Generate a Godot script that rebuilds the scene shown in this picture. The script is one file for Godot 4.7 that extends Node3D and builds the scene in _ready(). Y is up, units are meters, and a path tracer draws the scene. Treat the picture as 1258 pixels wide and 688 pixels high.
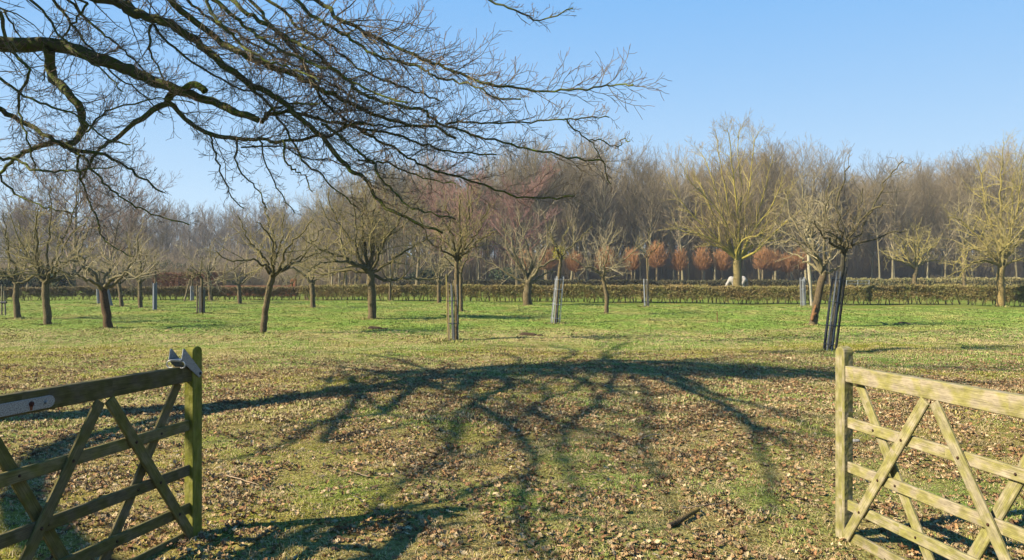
extends Node3D

# ---------------------------------------------------------------- mesh builder
class MB:
	var v := PackedVector3Array()
	var n := PackedVector3Array()
	var c := PackedColorArray()
	var ix := PackedInt32Array()

	func tube(pts: PackedVector3Array, rs: PackedFloat32Array, sides: int, c0: Color, c1: Color) -> void:
		var m: int = pts.size()
		var base: int = v.size()
		var t: Vector3 = (pts[1] - pts[0]).normalized()
		var u: Vector3 = t.cross(Vector3.UP if absf(t.y) < 0.9 else Vector3.RIGHT).normalized()
		for i in m:
			if i > 0:
				t = (pts[mini(i + 1, m - 1)] - pts[i - 1]).normalized()
				u = (u - t * u.dot(t)).normalized()
			var w: Vector3 = t.cross(u)
			var r: float = rs[i]
			var col: Color = c0.lerp(c1, float(i) / float(m - 1))
			var p: Vector3 = pts[i]
			for k in sides:
				var a: float = TAU * k / sides
				var d: Vector3 = u * cos(a) + w * sin(a)
				v.push_back(p + d * r)
				n.push_back(d)
				c.push_back(col)
		for i in m - 1:
			for k in sides:
				var a: int = base + i * sides + k
				var b: int = base + i * sides + (k + 1) % sides
				ix.push_back(a); ix.push_back(a + sides); ix.push_back(b)
				ix.push_back(b); ix.push_back(a + sides); ix.push_back(b + sides)

	func cap(p: Vector3, dir: Vector3, r: float, sides: int, col: Color) -> void:
		var u: Vector3 = dir.cross(Vector3.UP if absf(dir.y) < 0.9 else Vector3.RIGHT).normalized()
		var w: Vector3 = dir.cross(u)
		var base: int = v.size()
		v.push_back(p + dir * r * 0.15); n.push_back(dir); c.push_back(col)
		for k in sides:
			var a: float = TAU * k / sides
			v.push_back(p + (u * cos(a) + w * sin(a)) * r); n.push_back(dir); c.push_back(col)
		for k in sides:
			ix.push_back(base); ix.push_back(base + 1 + (k + 1) % sides); ix.push_back(base + 1 + k)

	func tri(a: Vector3, b: Vector3, d: Vector3, nn: Vector3, col: Color) -> void:
		var s: int = v.size()
		v.push_back(a); v.push_back(b); v.push_back(d)
		n.push_back(nn); n.push_back(nn); n.push_back(nn)
		c.push_back(col); c.push_back(col); c.push_back(col)
		if (b - a).cross(d - a).dot(nn) > 0.0:
			ix.push_back(s); ix.push_back(s + 2); ix.push_back(s + 1)
		else:
			ix.push_back(s); ix.push_back(s + 1); ix.push_back(s + 2)

	# a polygon in the plane (a, b) pushed out along axis, with chamfered edges
	func plank(poly: PackedVector2Array, o: Vector3, a: Vector3, b: Vector3, axis: Vector3, thick: float, ch: float, col: Color) -> void:
		var m: int = poly.size()
		var cen := Vector2.ZERO
		for q in poly:
			cen += q / m
		var inner := PackedVector2Array()
		for i in m:
			var e0: Vector2 = (poly[i] - poly[(i + m - 1) % m]).normalized()
			var e1: Vector2 = (poly[(i + 1) % m] - poly[i]).normalized()
			var n0 := Vector2(-e0.y, e0.x)
			var n1 := Vector2(-e1.y, e1.x)
			if n0.dot(cen - poly[i]) < 0.0: n0 = -n0
			if n1.dot(cen - poly[i]) < 0.0: n1 = -n1
			var bi: Vector2 = (n0 + n1).normalized()
			inner.push_back(poly[i] + bi * (ch / maxf(0.35, bi.dot(n0))))
		var f0: Vector3 = axis * (-thick * 0.5)
		var f1: Vector3 = axis * (thick * 0.5)
		var to3 := func(q: Vector2) -> Vector3: return o + a * q.x + b * q.y
		var ci: Vector3 = to3.call(cen)
		for i in m:
			var j: int = (i + 1) % m
			var p0: Vector3 = to3.call(poly[i]); var p1: Vector3 = to3.call(poly[j])
			var q0: Vector3 = to3.call(inner[i]); var q1: Vector3 = to3.call(inner[j])
			var side: Vector3 = (p1 - p0).cross(axis).normalized()
			if side.dot(p0 - ci) < 0.0: side = -side
			var k: Vector3 = axis * ch
			tri(ci + f1, q0 + f1, q1 + f1, axis, col)
			tri(ci + f0, q1 + f0, q0 + f0, -axis, col)
			quad(q0 + f1, p0 + f1 - k, p1 + f1 - k, q1 + f1, (side + axis).normalized(), col)
			quad(q1 + f0, p1 + f0 + k, p0 + f0 + k, q0 + f0, (side - axis).normalized(), col)
			quad(p0 + f1 - k, p0 + f0 + k, p1 + f0 + k, p1 + f1 - k, side, col)

	func quad(p0: Vector3, p1: Vector3, p2: Vector3, p3: Vector3, nn: Vector3, col: Color) -> void:
		tri(p0, p1, p2, nn, col)
		tri(p0, p2, p3, nn, col)

	func mesh() -> ArrayMesh:
		var a := []
		a.resize(Mesh.ARRAY_MAX)
		a[Mesh.ARRAY_VERTEX] = v
		a[Mesh.ARRAY_NORMAL] = n
		a[Mesh.ARRAY_COLOR] = c
		a[Mesh.ARRAY_INDEX] = ix
		var me := ArrayMesh.new()
		me.add_surface_from_arrays(Mesh.PRIMITIVE_TRIANGLES, a)
		return me

# ---------------------------------------------------------------- small helpers
const EYE := 1.9
const F := 900.0
const CX := 629.0
const HY := 334.0
const SUN_EL := 0.5934          # 34 degrees
const SUN_TO := Vector2(0.956, 0.292)   # where the light goes: right, away from the camera

var rng := RandomNumberGenerator.new()
var taken := {}
var M := {}
var feet: Array[Vector3] = []
var nz := FastNoiseLite.new()
var nz2 := FastNoiseLite.new()
var nz3 := FastNoiseLite.new()

func numbered(called: String) -> String:
	var k: int = taken.get(called, 0)
	taken[called] = k + 1
	return called if k == 0 else "%s_%03d" % [called, k]

# a point by its bearing in the survey photograph and its measured distance
func P(px: float, py: float, d: float) -> Vector3:
	return Vector3((px - CX) / F * d, EYE - (py - HY) / F * d, -d)

func dist_of(py: float) -> float:
	return EYE * F / (py - HY)

func gh(x: float, z: float) -> float:
	var d: float = Vector2(x, z).length()
	var h: float = nz.get_noise_2d(x * 6.0, z * 6.0) * 0.035 + nz2.get_noise_2d(x * 22.0, z * 22.0) * 0.016
	h += nz.get_noise_2d(x * 1.3 + 71.0, z * 1.3) * 0.10 * clampf((d - 7.0) / 12.0, 0.0, 1.0)
	return h * clampf(1.6 - d / 90.0, 0.0, 1.0)

func onto(x: float, z: float) -> Vector3:
	return Vector3(x, gh(x, z), z)

func tag(o: Node3D, label: String, category: String, group := "", kind := "") -> Node3D:
	if label: o.set_meta("label", label)
	if category: o.set_meta("category", category)
	if group: o.set_meta("group", group)
	if kind: o.set_meta("kind", kind)
	return o

func thing(called: String, label: String, category: String, at: Vector3, group := "") -> Node3D:
	var o := Node3D.new()
	o.name = numbered(called)
	add_child(o)
	o.position = at
	tag(o, label, category, group)
	return o

func part(called: String, mesh: Mesh, mat: Material, parent: Node3D) -> MeshInstance3D:
	var o := MeshInstance3D.new()
	o.name = called
	o.mesh = mesh
	o.material_override = mat
	parent.add_child(o, true)
	return o

func top(called: String, mesh: Mesh, mat: Material) -> MeshInstance3D:
	var o := MeshInstance3D.new()
	o.name = numbered(called)
	o.mesh = mesh
	o.material_override = mat
	add_child(o)
	return o

func noise_tex(seed_: int, freq: float, octaves: int, ramp: Gradient, size := 512, normal := false) -> NoiseTexture2D:
	var f := FastNoiseLite.new()
	f.seed = seed_
	f.frequency = freq
	f.fractal_octaves = octaves
	var t := NoiseTexture2D.new()
	t.width = size
	t.height = size
	t.seamless = true
	t.noise = f
	if ramp: t.color_ramp = ramp
	if normal:
		t.as_normal_map = true
		t.bump_strength = 6.0
	return t

func ramp(list: Array) -> Gradient:
	var g := Gradient.new()
	var o := PackedFloat32Array()
	var c := PackedColorArray()
	for e in list:
		o.push_back(e[0])
		c.push_back(e[1])
	g.offsets = o
	g.colors = c
	return g

func grey(a: float) -> Color:
	return Color(a, a, a)

func lin(r: float, g: float, b: float) -> Color:
	return Color(r, g, b).linear_to_srgb()

func mat(col: Color, rough := 0.9, tex: Texture2D = null, scale := 1.0, bump: Texture2D = null, bs := 0.5) -> StandardMaterial3D:
	var m := StandardMaterial3D.new()
	m.albedo_color = col
	m.vertex_color_use_as_albedo = true
	m.roughness = rough
	m.metallic_specular = 0.3
	if tex or bump:
		m.uv1_triplanar = true
		m.uv1_scale = Vector3.ONE * scale
	if tex: m.albedo_texture = tex
	if bump:
		m.normal_enabled = true
		m.normal_texture = bump
		m.normal_scale = bs
	return m

# ---------------------------------------------------------------- growing trees
func rdir() -> Vector3:
	return Vector3(rng.randf_range(-1, 1), rng.randf_range(-1, 1), rng.randf_range(-1, 1)).normalized()

# S: per level arrays  seg, bend, up, ang, dens, ratio, rmin ; last = deepest level
func branch(mb: MB, p: Vector3, dir: Vector3, ln: float, r0: float, lvl: int, S: Dictionary) -> void:
	var last: int = S.last
	var seg: int = S.seg[lvl]
	var bend: float = S.bend[lvl]
	var up: float = S.up[lvl]
	var pts := PackedVector3Array()
	var rs := PackedFloat32Array()
	var rend: float = maxf(S.rmin, r0 * (S.get("keep", 0.3) if lvl == 0 else 0.3))
	var d: Vector3 = dir
	var q: Vector3 = p
	var st: float = ln / seg
	pts.push_back(q); rs.push_back(r0)
	for i in seg:
		d = (d + rdir() * bend + Vector3(0, up, 0)).normalized()
		q += d * st
		pts.push_back(q)
		rs.push_back(lerpf(r0, rend, float(i + 1) / seg))
	var cs: Array = S.col
	mb.tube(pts, rs, 5 if r0 > 0.025 and lvl == 0 else 3, cs[lvl], cs[lvl + 1])
	if lvl < last:
		sprout(mb, pts, rs, ln, lvl, S, 0.12)

func sprout(mb: MB, pts: PackedVector3Array, rs: PackedFloat32Array, ln: float, lvl: int, S: Dictionary, from: float) -> void:
	var m: int = pts.size() - 1
	var cnt: int = int(ln * S.dens[lvl] * (1.0 - from) + rng.randf())
	var ang: float = S.ang[lvl]
	var ratio: float = S.ratio[lvl]
	for k in cnt:
		var t: float = from + (1.0 - from) * (k + rng.randf()) / cnt
		var fi: float = t * m
		var i: int = mini(int(fi), m - 1)
		var a: Vector3 = pts[i]
		var b: Vector3 = pts[i + 1]
		var d: Vector3 = (b - a).normalized()
		var side: Vector3 = (rdir() + Vector3(0, S.rise, 0)).cross(d)
		side = d.cross(side).normalized()
		var an: float = ang * rng.randf_range(0.65, 1.3)
		var nd: Vector3 = d * cos(an) + side * sin(an)
		var cl: float = minf(ln * ratio, S.lmax[lvl] * 1.15) * rng.randf_range(0.45, 1.25) * (1.15 - 0.7 * t)
		cl = maxf(cl, S.lmin)
		var r: float = maxf(S.rmin, lerpf(rs[i], rs[i + 1], fi - i) * 0.6)
		r = minf(r, maxf(S.rmin, cl * S.get("fat", 0.013)))
		branch(mb, a.lerp(b, fi - i), nd, cl, r, lvl + 1, S)

func smooth_path(pts: PackedVector3Array, per: int, wob: float) -> PackedVector3Array:
	var o := PackedVector3Array()
	var m: int = pts.size()
	for i in m - 1:
		var p0: Vector3 = pts[maxi(i - 1, 0)]
		var p3: Vector3 = pts[mini(i + 2, m - 1)]
		for k in per:
			var q: Vector3 = pts[i].cubic_interpolate(pts[i + 1], p0, p3, float(k) / per)
			if i + k > 0: q += rdir() * wob
			o.push_back(q)
	o.push_back(pts[m - 1])
	return o

func path_len(pts: PackedVector3Array) -> float:
	var s := 0.0
	for i in pts.size() - 1:
		s += pts[i].distance_to(pts[i + 1])
	return s

func tapered(n: int, r0: float, r1: float, pow_ := 0.8) -> PackedFloat32Array:
	var o := PackedFloat32Array()
	for i in n:
		o.push_back(lerpf(r0, r1, pow(float(i) / (n - 1), pow_)))
	return o

const B_OLIVE := [Color(0.10, 0.088, 0.048), Color(0.13, 0.118, 0.05), Color(0.17, 0.15, 0.065), Color(0.18, 0.155, 0.075), Color(0.17, 0.14, 0.08)]
const B_PALE := [Color(0.16, 0.14, 0.09), Color(0.21, 0.185, 0.115), Color(0.225, 0.20, 0.12), Color(0.21, 0.18, 0.11), Color(0.19, 0.155, 0.10)]
const B_DARK := [Color(0.085, 0.076, 0.048), Color(0.11, 0.10, 0.058), Color(0.145, 0.125, 0.072), Color(0.165, 0.135, 0.085), Color(0.17, 0.14, 0.10)]
const B_LIME := [Color(0.20, 0.17, 0.085), Color(0.23, 0.20, 0.06), Color(0.24, 0.21, 0.075), Color(0.22, 0.19, 0.09), Color(0.20, 0.165, 0.10)]

func fruit_params(cols: Array, dens := 1.0, up := 0.05, lmax := 1.5) -> Dictionary:
	return {"last": 3, "seg": [5, 4, 3, 2], "bend": [0.30, 0.40, 0.34, 0.2], "up": [up, up * 0.6, up * 0.5, up * 0.4], "ang": [0.95, 0.95, 0.85, 0.7],
		"dens": [4.6 * dens, 5.4 * dens, 5.2 * dens, 6.0], "ratio": [0.6, 0.5, 0.48, 0.5], "rmin": 0.0042, "rise": 0.35, "lmin": 0.14, "fat": 0.0155, "lmax": [lmax, lmax * 0.6, 0.36, 0.3], "col": cols}

# trunk: pixels from base to fork; limbs: [depth offset at its end, pixels...]
func traced_tree(called: String, label: String, trunk: Array, wpx: float, limbs: Array, S: Dictionary, extra: int, reach: float, group := "orchard fruit trees standing in the meadow", dd := -1.0, tcol: Array = [Color(0.13, 0.10, 0.062), Color(0.14, 0.118, 0.072)]) -> Node3D:
	var d: float = dist_of(trunk[1]) if dd < 0.0 else dd
	var o: Node3D = thing(called, label, "tree", Vector3.ZERO, group)
	var b0: Vector3 = P(trunk[0], trunk[1], d)
	var base := onto(b0.x, b0.z)
	o.position = base
	feet.append(base)
	var tp := PackedVector3Array()
	for i in range(0, trunk.size(), 2):
		tp.push_back(P(trunk[i], trunk[i + 1], d) - b0)
	tp[0].y = 0.0
	if dd >= 0.0:
		tp[0].y = -b0.y
		for i in tp.size(): tp[i].y += b0.y
		tp[0].y = 0.0
	tp[0] += Vector3(0, -0.06, 0)
	var r: float = wpx / F * d * 0.5
	var mb := MB.new()
	var sp := smooth_path(tp, 6, r * 0.14)
	var rr := tapered(sp.size(), r * 1.12, r * 0.92)
	rr[0] = r * 1.38; rr[1] = r * 1.18
	for i in range(2, rr.size()): rr[i] *= rng.randf_range(0.93, 1.08)
	mb.tube(sp, rr, 9, tcol[0], tcol[1])
	mb.cap(sp[sp.size() - 1], (sp[sp.size() - 1] - sp[sp.size() - 2]).normalized(), rr[rr.size() - 1], 9, tcol[1])
	part("trunk", mb.mesh(), M.bark, o)
	var fork: Vector3 = tp[tp.size() - 1]
	var cr := MB.new()
	for l in limbs:
		var lp := PackedVector3Array([fork - (fork - tp[tp.size() - 2]).normalized() * r * 0.8])
		var cnt: int = (l.size() - 1) / 2
		for i in cnt:
			var q: Vector3 = P(l[1 + i * 2], l[2 + i * 2], d + l[0] * float(i + 1) / cnt) - b0
			if dd >= 0.0: q.y += b0.y
			lp.push_back(q)
		limb_of(o, cr, lp, r, S)
	var more: int = (extra + 1) / 2
	for k in more:
		var az: float = TAU * (k + rng.randf() * 0.7) / more + 0.8
		var lp := PackedVector3Array([fork - Vector3(0, r * 0.8, 0)])
		var dir := Vector3(cos(az) * 0.8, rng.randf_range(0.35, 0.95), sin(az)).normalized()
		var q: Vector3 = fork
		for i in 4:
			dir = (dir + rdir() * 0.42 + Vector3(0, 0.06, 0)).normalized()
			q += dir * reach * rng.randf_range(0.2, 0.33)
			lp.push_back(q)
		limb_of(o, cr, lp, r, S)
	part("crown", cr.mesh(), M.twig, o)
	return o

func limb_of(o: Node3D, cr: MB, lp: PackedVector3Array, r: float, S: Dictionary) -> void:
	var per: int = 4
	var sp := smooth_path(lp, per, 0.06)
	var rs := tapered(sp.size(), r * rng.randf_range(0.5, 0.7) * S.get("limb", 1.0), 0.014, 0.6)
	var mb := MB.new()
	mb.tube(sp, rs, 7, S.col[0], S.col[1])
	part("limb", mb.mesh(), M.bark, o)
	sprout(cr, sp, rs, path_len(sp), 0, S, 0.16)

# a tree grown freely: for woods and for the small trees far off
func free_tree(height: float, clear: float, r: float, n_limbs: int, lean: float, S: Dictionary, tcol: Array, wide: float, up0: float) -> Array:
	var mb := MB.new()
	var pts := PackedVector3Array()
	var q := Vector3(0, -0.1, 0)
	var d := Vector3(rng.randf_range(-1, 1) * lean, 1, rng.randf_range(-1, 1) * lean).normalized()
	var m: int = 9
	for i in m + 1:
		pts.push_back(q)
		d = (d + rdir() * 0.05 + Vector3(0, 0.05, 0)).normalized()
		q += d * height * 0.86 / m
	var rs := tapered(m + 1, r, 0.02, 0.85)
	rs[0] *= 1.35
	mb.tube(pts, rs, 7, tcol[0], tcol[1])
	var cr := MB.new()
	for k in n_limbs:
		var t: float = lerpf(clear / height, 0.97, pow((k + rng.randf()) / n_limbs, 0.9))
		var fi: float = t * m
		var i: int = mini(int(fi), m - 1)
		var az: float = k * 2.4 + rng.randf()
		var rise: float = lerpf(up0, up0 + 0.55, t) * rng.randf_range(0.7, 1.3)
		var dir := Vector3(cos(az), rise, sin(az)).normalized()
		var ln: float = wide * rng.randf_range(0.7, 1.2) * (0.62 + 0.55 * sin(clampf((t - 0.15) / 0.85, 0.0, 1.0) * PI * 0.82))
		branch(cr, pts[i].lerp(pts[i + 1], fi - i), dir, ln, maxf(0.028, rs[i] * S.get("limb", 0.45)), 0, S)
	return [mb.mesh(), cr.mesh()]

# ---------------------------------------------------------------- the scene
func _ready() -> void:
	rng.seed = 20240311
	nz.seed = 5; nz.frequency = 0.1
	nz2.seed = 11; nz2.frequency = 0.1
	nz3.seed = 23; nz3.frequency = 0.1
	setup_view()
	make_materials()
	build_ground()
	build_hedges()
	build_wood()
	build_far_trees()
	build_orchard()
	build_guards()
	build_overhanging_tree()
	build_gates()
	build_horse()
	build_ground_cover()
	build_small_things()

func setup_view() -> void:
	var cam := Camera3D.new()
	cam.name = "camera"
	cam.projection = Camera3D.PROJECTION_FRUSTUM
	cam.near = 0.1
	cam.far = 4000.0
	cam.size = 2.0 * 344.0 / F * cam.near
	cam.frustum_offset = Vector2(0.0, -10.0 / F * cam.near)
	cam.position = Vector3(0, EYE, 0)
	add_child(cam)
	cam.current = true
	var env := Environment.new()
	env.background_mode = Environment.BG_SKY
	var sky := Sky.new()
	var sm := ProceduralSkyMaterial.new()
	sm.sky_top_color = lin(0.0172, 0.111, 0.267)
	sm.sky_horizon_color = lin(0.211, 0.266, 0.296)
	sm.sky_curve = 0.2
	sm.ground_bottom_color = lin(0.10, 0.10, 0.06)
	sm.ground_horizon_color = lin(0.30, 0.33, 0.34)
	sm.sun_angle_max = 20.0
	sm.sun_curve = 0.12
	sky.sky_material = sm
	env.sky = sky
	env.tonemap_mode = Environment.TONE_MAPPER_LINEAR
	env.tonemap_exposure = 3.4
	env.fog_enabled = true
	env.fog_density = 0.0004
	env.fog_light_color = Color(0.80, 0.87, 0.95)
	env.sdfgi_enabled = true
	env.ssao_enabled = true
	env.ssil_enabled = true
	var we := WorldEnvironment.new()
	we.name = "environment"
	we.environment = env
	add_child(we)
	var sun := DirectionalLight3D.new()
	sun.name = "sun"
	sun.light_energy = 1.6
	sun.light_color = Color(1.0, 0.93, 0.82)
	sun.light_angular_distance = 0.5
	sun.shadow_enabled = true
	add_child(sun)
	var c: float = cos(SUN_EL)
	sun.look_at_from_position(Vector3.ZERO, Vector3(SUN_TO.x * c, -sin(SUN_EL), -SUN_TO.y * c))

func make_materials() -> void:
	var bark_t := noise_tex(3, 0.02, 5, ramp([[0.0, grey(0.45)], [0.45, grey(0.8)], [0.6, Color(0.9, 0.9, 0.78)], [1.0, grey(1.0)]]))
	var bark_n := noise_tex(4, 0.035, 4, null, 512, true)
	M.bark = mat(Color.WHITE, 0.95, bark_t, 2.2, bark_n, 1.4)
	M.bark.uv1_scale = Vector3(3.0, 1.0, 3.0)
	M.twig = mat(Color.WHITE, 0.85)
	M.moss_bark = mat(Color.WHITE, 0.95, noise_tex(8, 0.016, 5, ramp([[0.0, grey(0.5)], [0.42, grey(0.85)], [0.56, Color(0.8, 0.95, 0.5)], [0.72, Color(0.75, 1.0, 0.35)], [1.0, grey(1.0)]])), 1.6, bark_n, 1.2)
	# timber of the gates: long grain with green algae
	var im := Image.create(512, 512, false, Image.FORMAT_RGB8)
	var f1 := FastNoiseLite.new(); f1.seed = 31; f1.frequency = 0.02; f1.fractal_octaves = 4
	var f2 := FastNoiseLite.new(); f2.seed = 32; f2.frequency = 0.008; f2.fractal_octaves = 3
	for y in 512:
		for x in 512:
			var g: float = 0.86 + 0.14 * f1.get_noise_2d(x * 0.2, y * 9.0) + 0.16 * f1.get_noise_2d(x * 0.35 + 300.0, y * 24.0) + 0.12 * f2.get_noise_2d(x * 1.4 + 50.0, y * 2.5)
			var crack: float = f1.get_noise_2d(x * 0.12 + 900.0, y * 14.0)
			if crack > 0.44: g *= 0.72
			var al: float = clampf(0.45 + 1.5 * f2.get_noise_2d(x * 0.8, y * 1.2), 0.0, 1.0)
			var cc := Color(g, g, g * 0.97).lerp(Color(g * 0.84, g * 0.88, g * 0.52), al * 0.7)
			im.set_pixel(x, y, cc)
	im.generate_mipmaps()
	M.wood_tex = ImageTexture.create_from_image(im)
	M.wood_n = noise_tex(33, 0.02, 4, null, 512, true)
	M.galv = mat(Color.WHITE, 0.5, noise_tex(35, 0.03, 4, ramp([[0.0, grey(0.5)], [0.42, grey(0.82)], [0.6, grey(0.95)], [1.0, grey(1.0)]])), 7.0)
	M.galv.metallic = 0.55
	M.rust = mat(Color.WHITE, 0.95, noise_tex(36, 0.05, 4, ramp([[0.0, grey(0.6)], [1.0, grey(1.0)]])), 12.0)
	M.strip = mat(Color.WHITE, 0.6, noise_tex(37, 0.02, 4, ramp([[0.0, grey(0.55)], [0.5, grey(0.9)], [1.0, grey(1.0)]])), 3.0)
	M.leaf = mat(Color.WHITE, 0.8)
	M.leaf.backlight = Color(0.25, 0.25, 0.25)
	M.grass = mat(Color.WHITE, 0.75)
	M.grass.backlight = Color(0.45, 0.45, 0.45)
	M.hedge_leaf = mat(Color.WHITE, 0.8)
	M.hedge_leaf.backlight = Color(0.3, 0.3, 0.3)
	M.wound = mat(lin(0.19, 0.10, 0.048), 0.95, bark_t, 6.0, bark_n, 1.5)
	M.hide = mat(lin(0.22, 0.213, 0.20), 0.85)

# how much of the ground is leaf litter (0..1), moss and straw there
func litter_at(x: float, d: float) -> float:
	var a: float = 1.0 - smoothstep(11.5, 18.5, d + 3.0 * nz.get_noise_2d(x * 2.0, d * 2.0))
	a *= clampf(0.80 + 1.1 * nz.get_noise_2d(x * 5.0 + 40.0, d * 4.0) + 0.012 * x, 0.12, 1.0)
	return a

func ground_color(x: float, z: float) -> Color:
	var d: float = -z
	var g := Color(0.120, 0.175, 0.038)
	var n1: float = nz.get_noise_2d(x * 2.6, z * 2.6)
	var n2: float = nz2.get_noise_2d(x * 9.0, z * 9.0)
	var n3: float = nz3.get_noise_2d(x * 0.9, z * 1.6)
	g = g.lerp(Color(0.20, 0.18, 0.065), clampf((0.36 if d < 21.0 else 0.22) + 0.9 * n1 + 0.7 * n2, 0.0, 0.95))
	if d < 24.0 and d > 0.0:
		g = g.lerp(Color(0.150, 0.142, 0.015), clampf(0.15 + 1.3 * n3 + 0.4 * n2, 0.0, 0.75) * (1.0 - smoothstep(18.0, 24.0, d)))
		g = g.lerp(Color(0.19, 0.14, 0.08), litter_at(x, d) * 0.6)
	if d > 70.0:
		g = g.lerp(Color(0.15, 0.115, 0.07), smoothstep(70.0, 86.0, d))
	return g

func build_ground() -> void:
	var n: int = 340
	var st: float = 13.6 / n
	var v := PackedVector3Array()
	var nn := PackedVector3Array()
	var c := PackedColorArray()
	var ix := PackedInt32Array()
	var xs := PackedFloat32Array()
	for i in n + 1:
		xs.push_back(3.2 * sinh(-6.8 + st * i))
	for j in n + 1:
		var z: float = xs[j] - 9.0
		for i in n + 1:
			var x: float = xs[i]
			v.push_back(Vector3(x, gh(x, z), z))
			var e := 0.05
			nn.push_back(Vector3(gh(x - e, z) - gh(x + e, z), 2.0 * e, gh(x, z - e) - gh(x, z + e)).normalized())
			c.push_back(ground_color(x, z))
	for j in n:
		for i in n:
			var a: int = j * (n + 1) + i
			ix.push_back(a); ix.push_back(a + 1); ix.push_back(a + n + 1)
			ix.push_back(a + 1); ix.push_back(a + n + 2); ix.push_back(a + n + 1)
	var ar := []
	ar.resize(Mesh.ARRAY_MAX)
	ar[Mesh.ARRAY_VERTEX] = v; ar[Mesh.ARRAY_NORMAL] = nn; ar[Mesh.ARRAY_COLOR] = c; ar[Mesh.ARRAY_INDEX] = ix
	var me := ArrayMesh.new()
	me.add_surface_from_arrays(Mesh.PRIMITIVE_TRIANGLES, ar)
	var m := mat(Color.WHITE, 1.0, noise_tex(51, 0.03, 5, ramp([[0.0, Color(0.5, 0.42, 0.36)], [0.35, Color(0.78, 0.76, 0.7)], [0.55, Color(0.95, 0.97, 0.9)], [1.0, Color(1.0, 0.96, 0.88)]]), 1024), 0.55, noise_tex(52, 0.05, 4, null, 1024, true), 1.5)
	m.uv1_world_triplanar = true
	m.metallic_specular = 0.1
	M.ground = m
	var o := top("ground", me, m)
	tag(o, "grassy orchard meadow with moss and fallen leaves in the foreground", "ground", "", "structure")
	M.ground_node = o

# ---------------------------------------------------------------- hedges
func leaf_cluster(cnt: int, spread: float, size: float, twigs: int) -> ArrayMesh:
	var mb := MB.new()
	for k in cnt:
		var p: Vector3 = rdir() * spread * pow(rng.randf(), 0.5)
		var nn: Vector3 = (rdir() + Vector3(-0.2, 0.5, 0.4)).normalized()
		var u: Vector3 = nn.cross(rdir()).normalized() * size * rng.randf_range(0.6, 1.2)
		var w: Vector3 = nn.cross(u) * 0.62
		var sh: float = rng.randf_range(0.7, 1.25)
		var col := Color(sh * rng.randf_range(0.9, 1.15), sh, sh * rng.randf_range(0.8, 1.1))
		mb.quad(p - u, p + w, p + u + nn * size * 0.3, p - w, nn, col)
	for k in twigs:
		var p: Vector3 = rdir() * spread * 0.5
		var e: Vector3 = p + (rdir() + Vector3(0, 0.7, 0)).normalized() * spread * 1.4
		mb.tube(PackedVector3Array([p, e]), PackedFloat32Array([0.006, 0.003]), 3, Color(1.0, 0.8, 0.7), Color(1.0, 0.85, 0.7))
	return mb.mesh()

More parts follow.
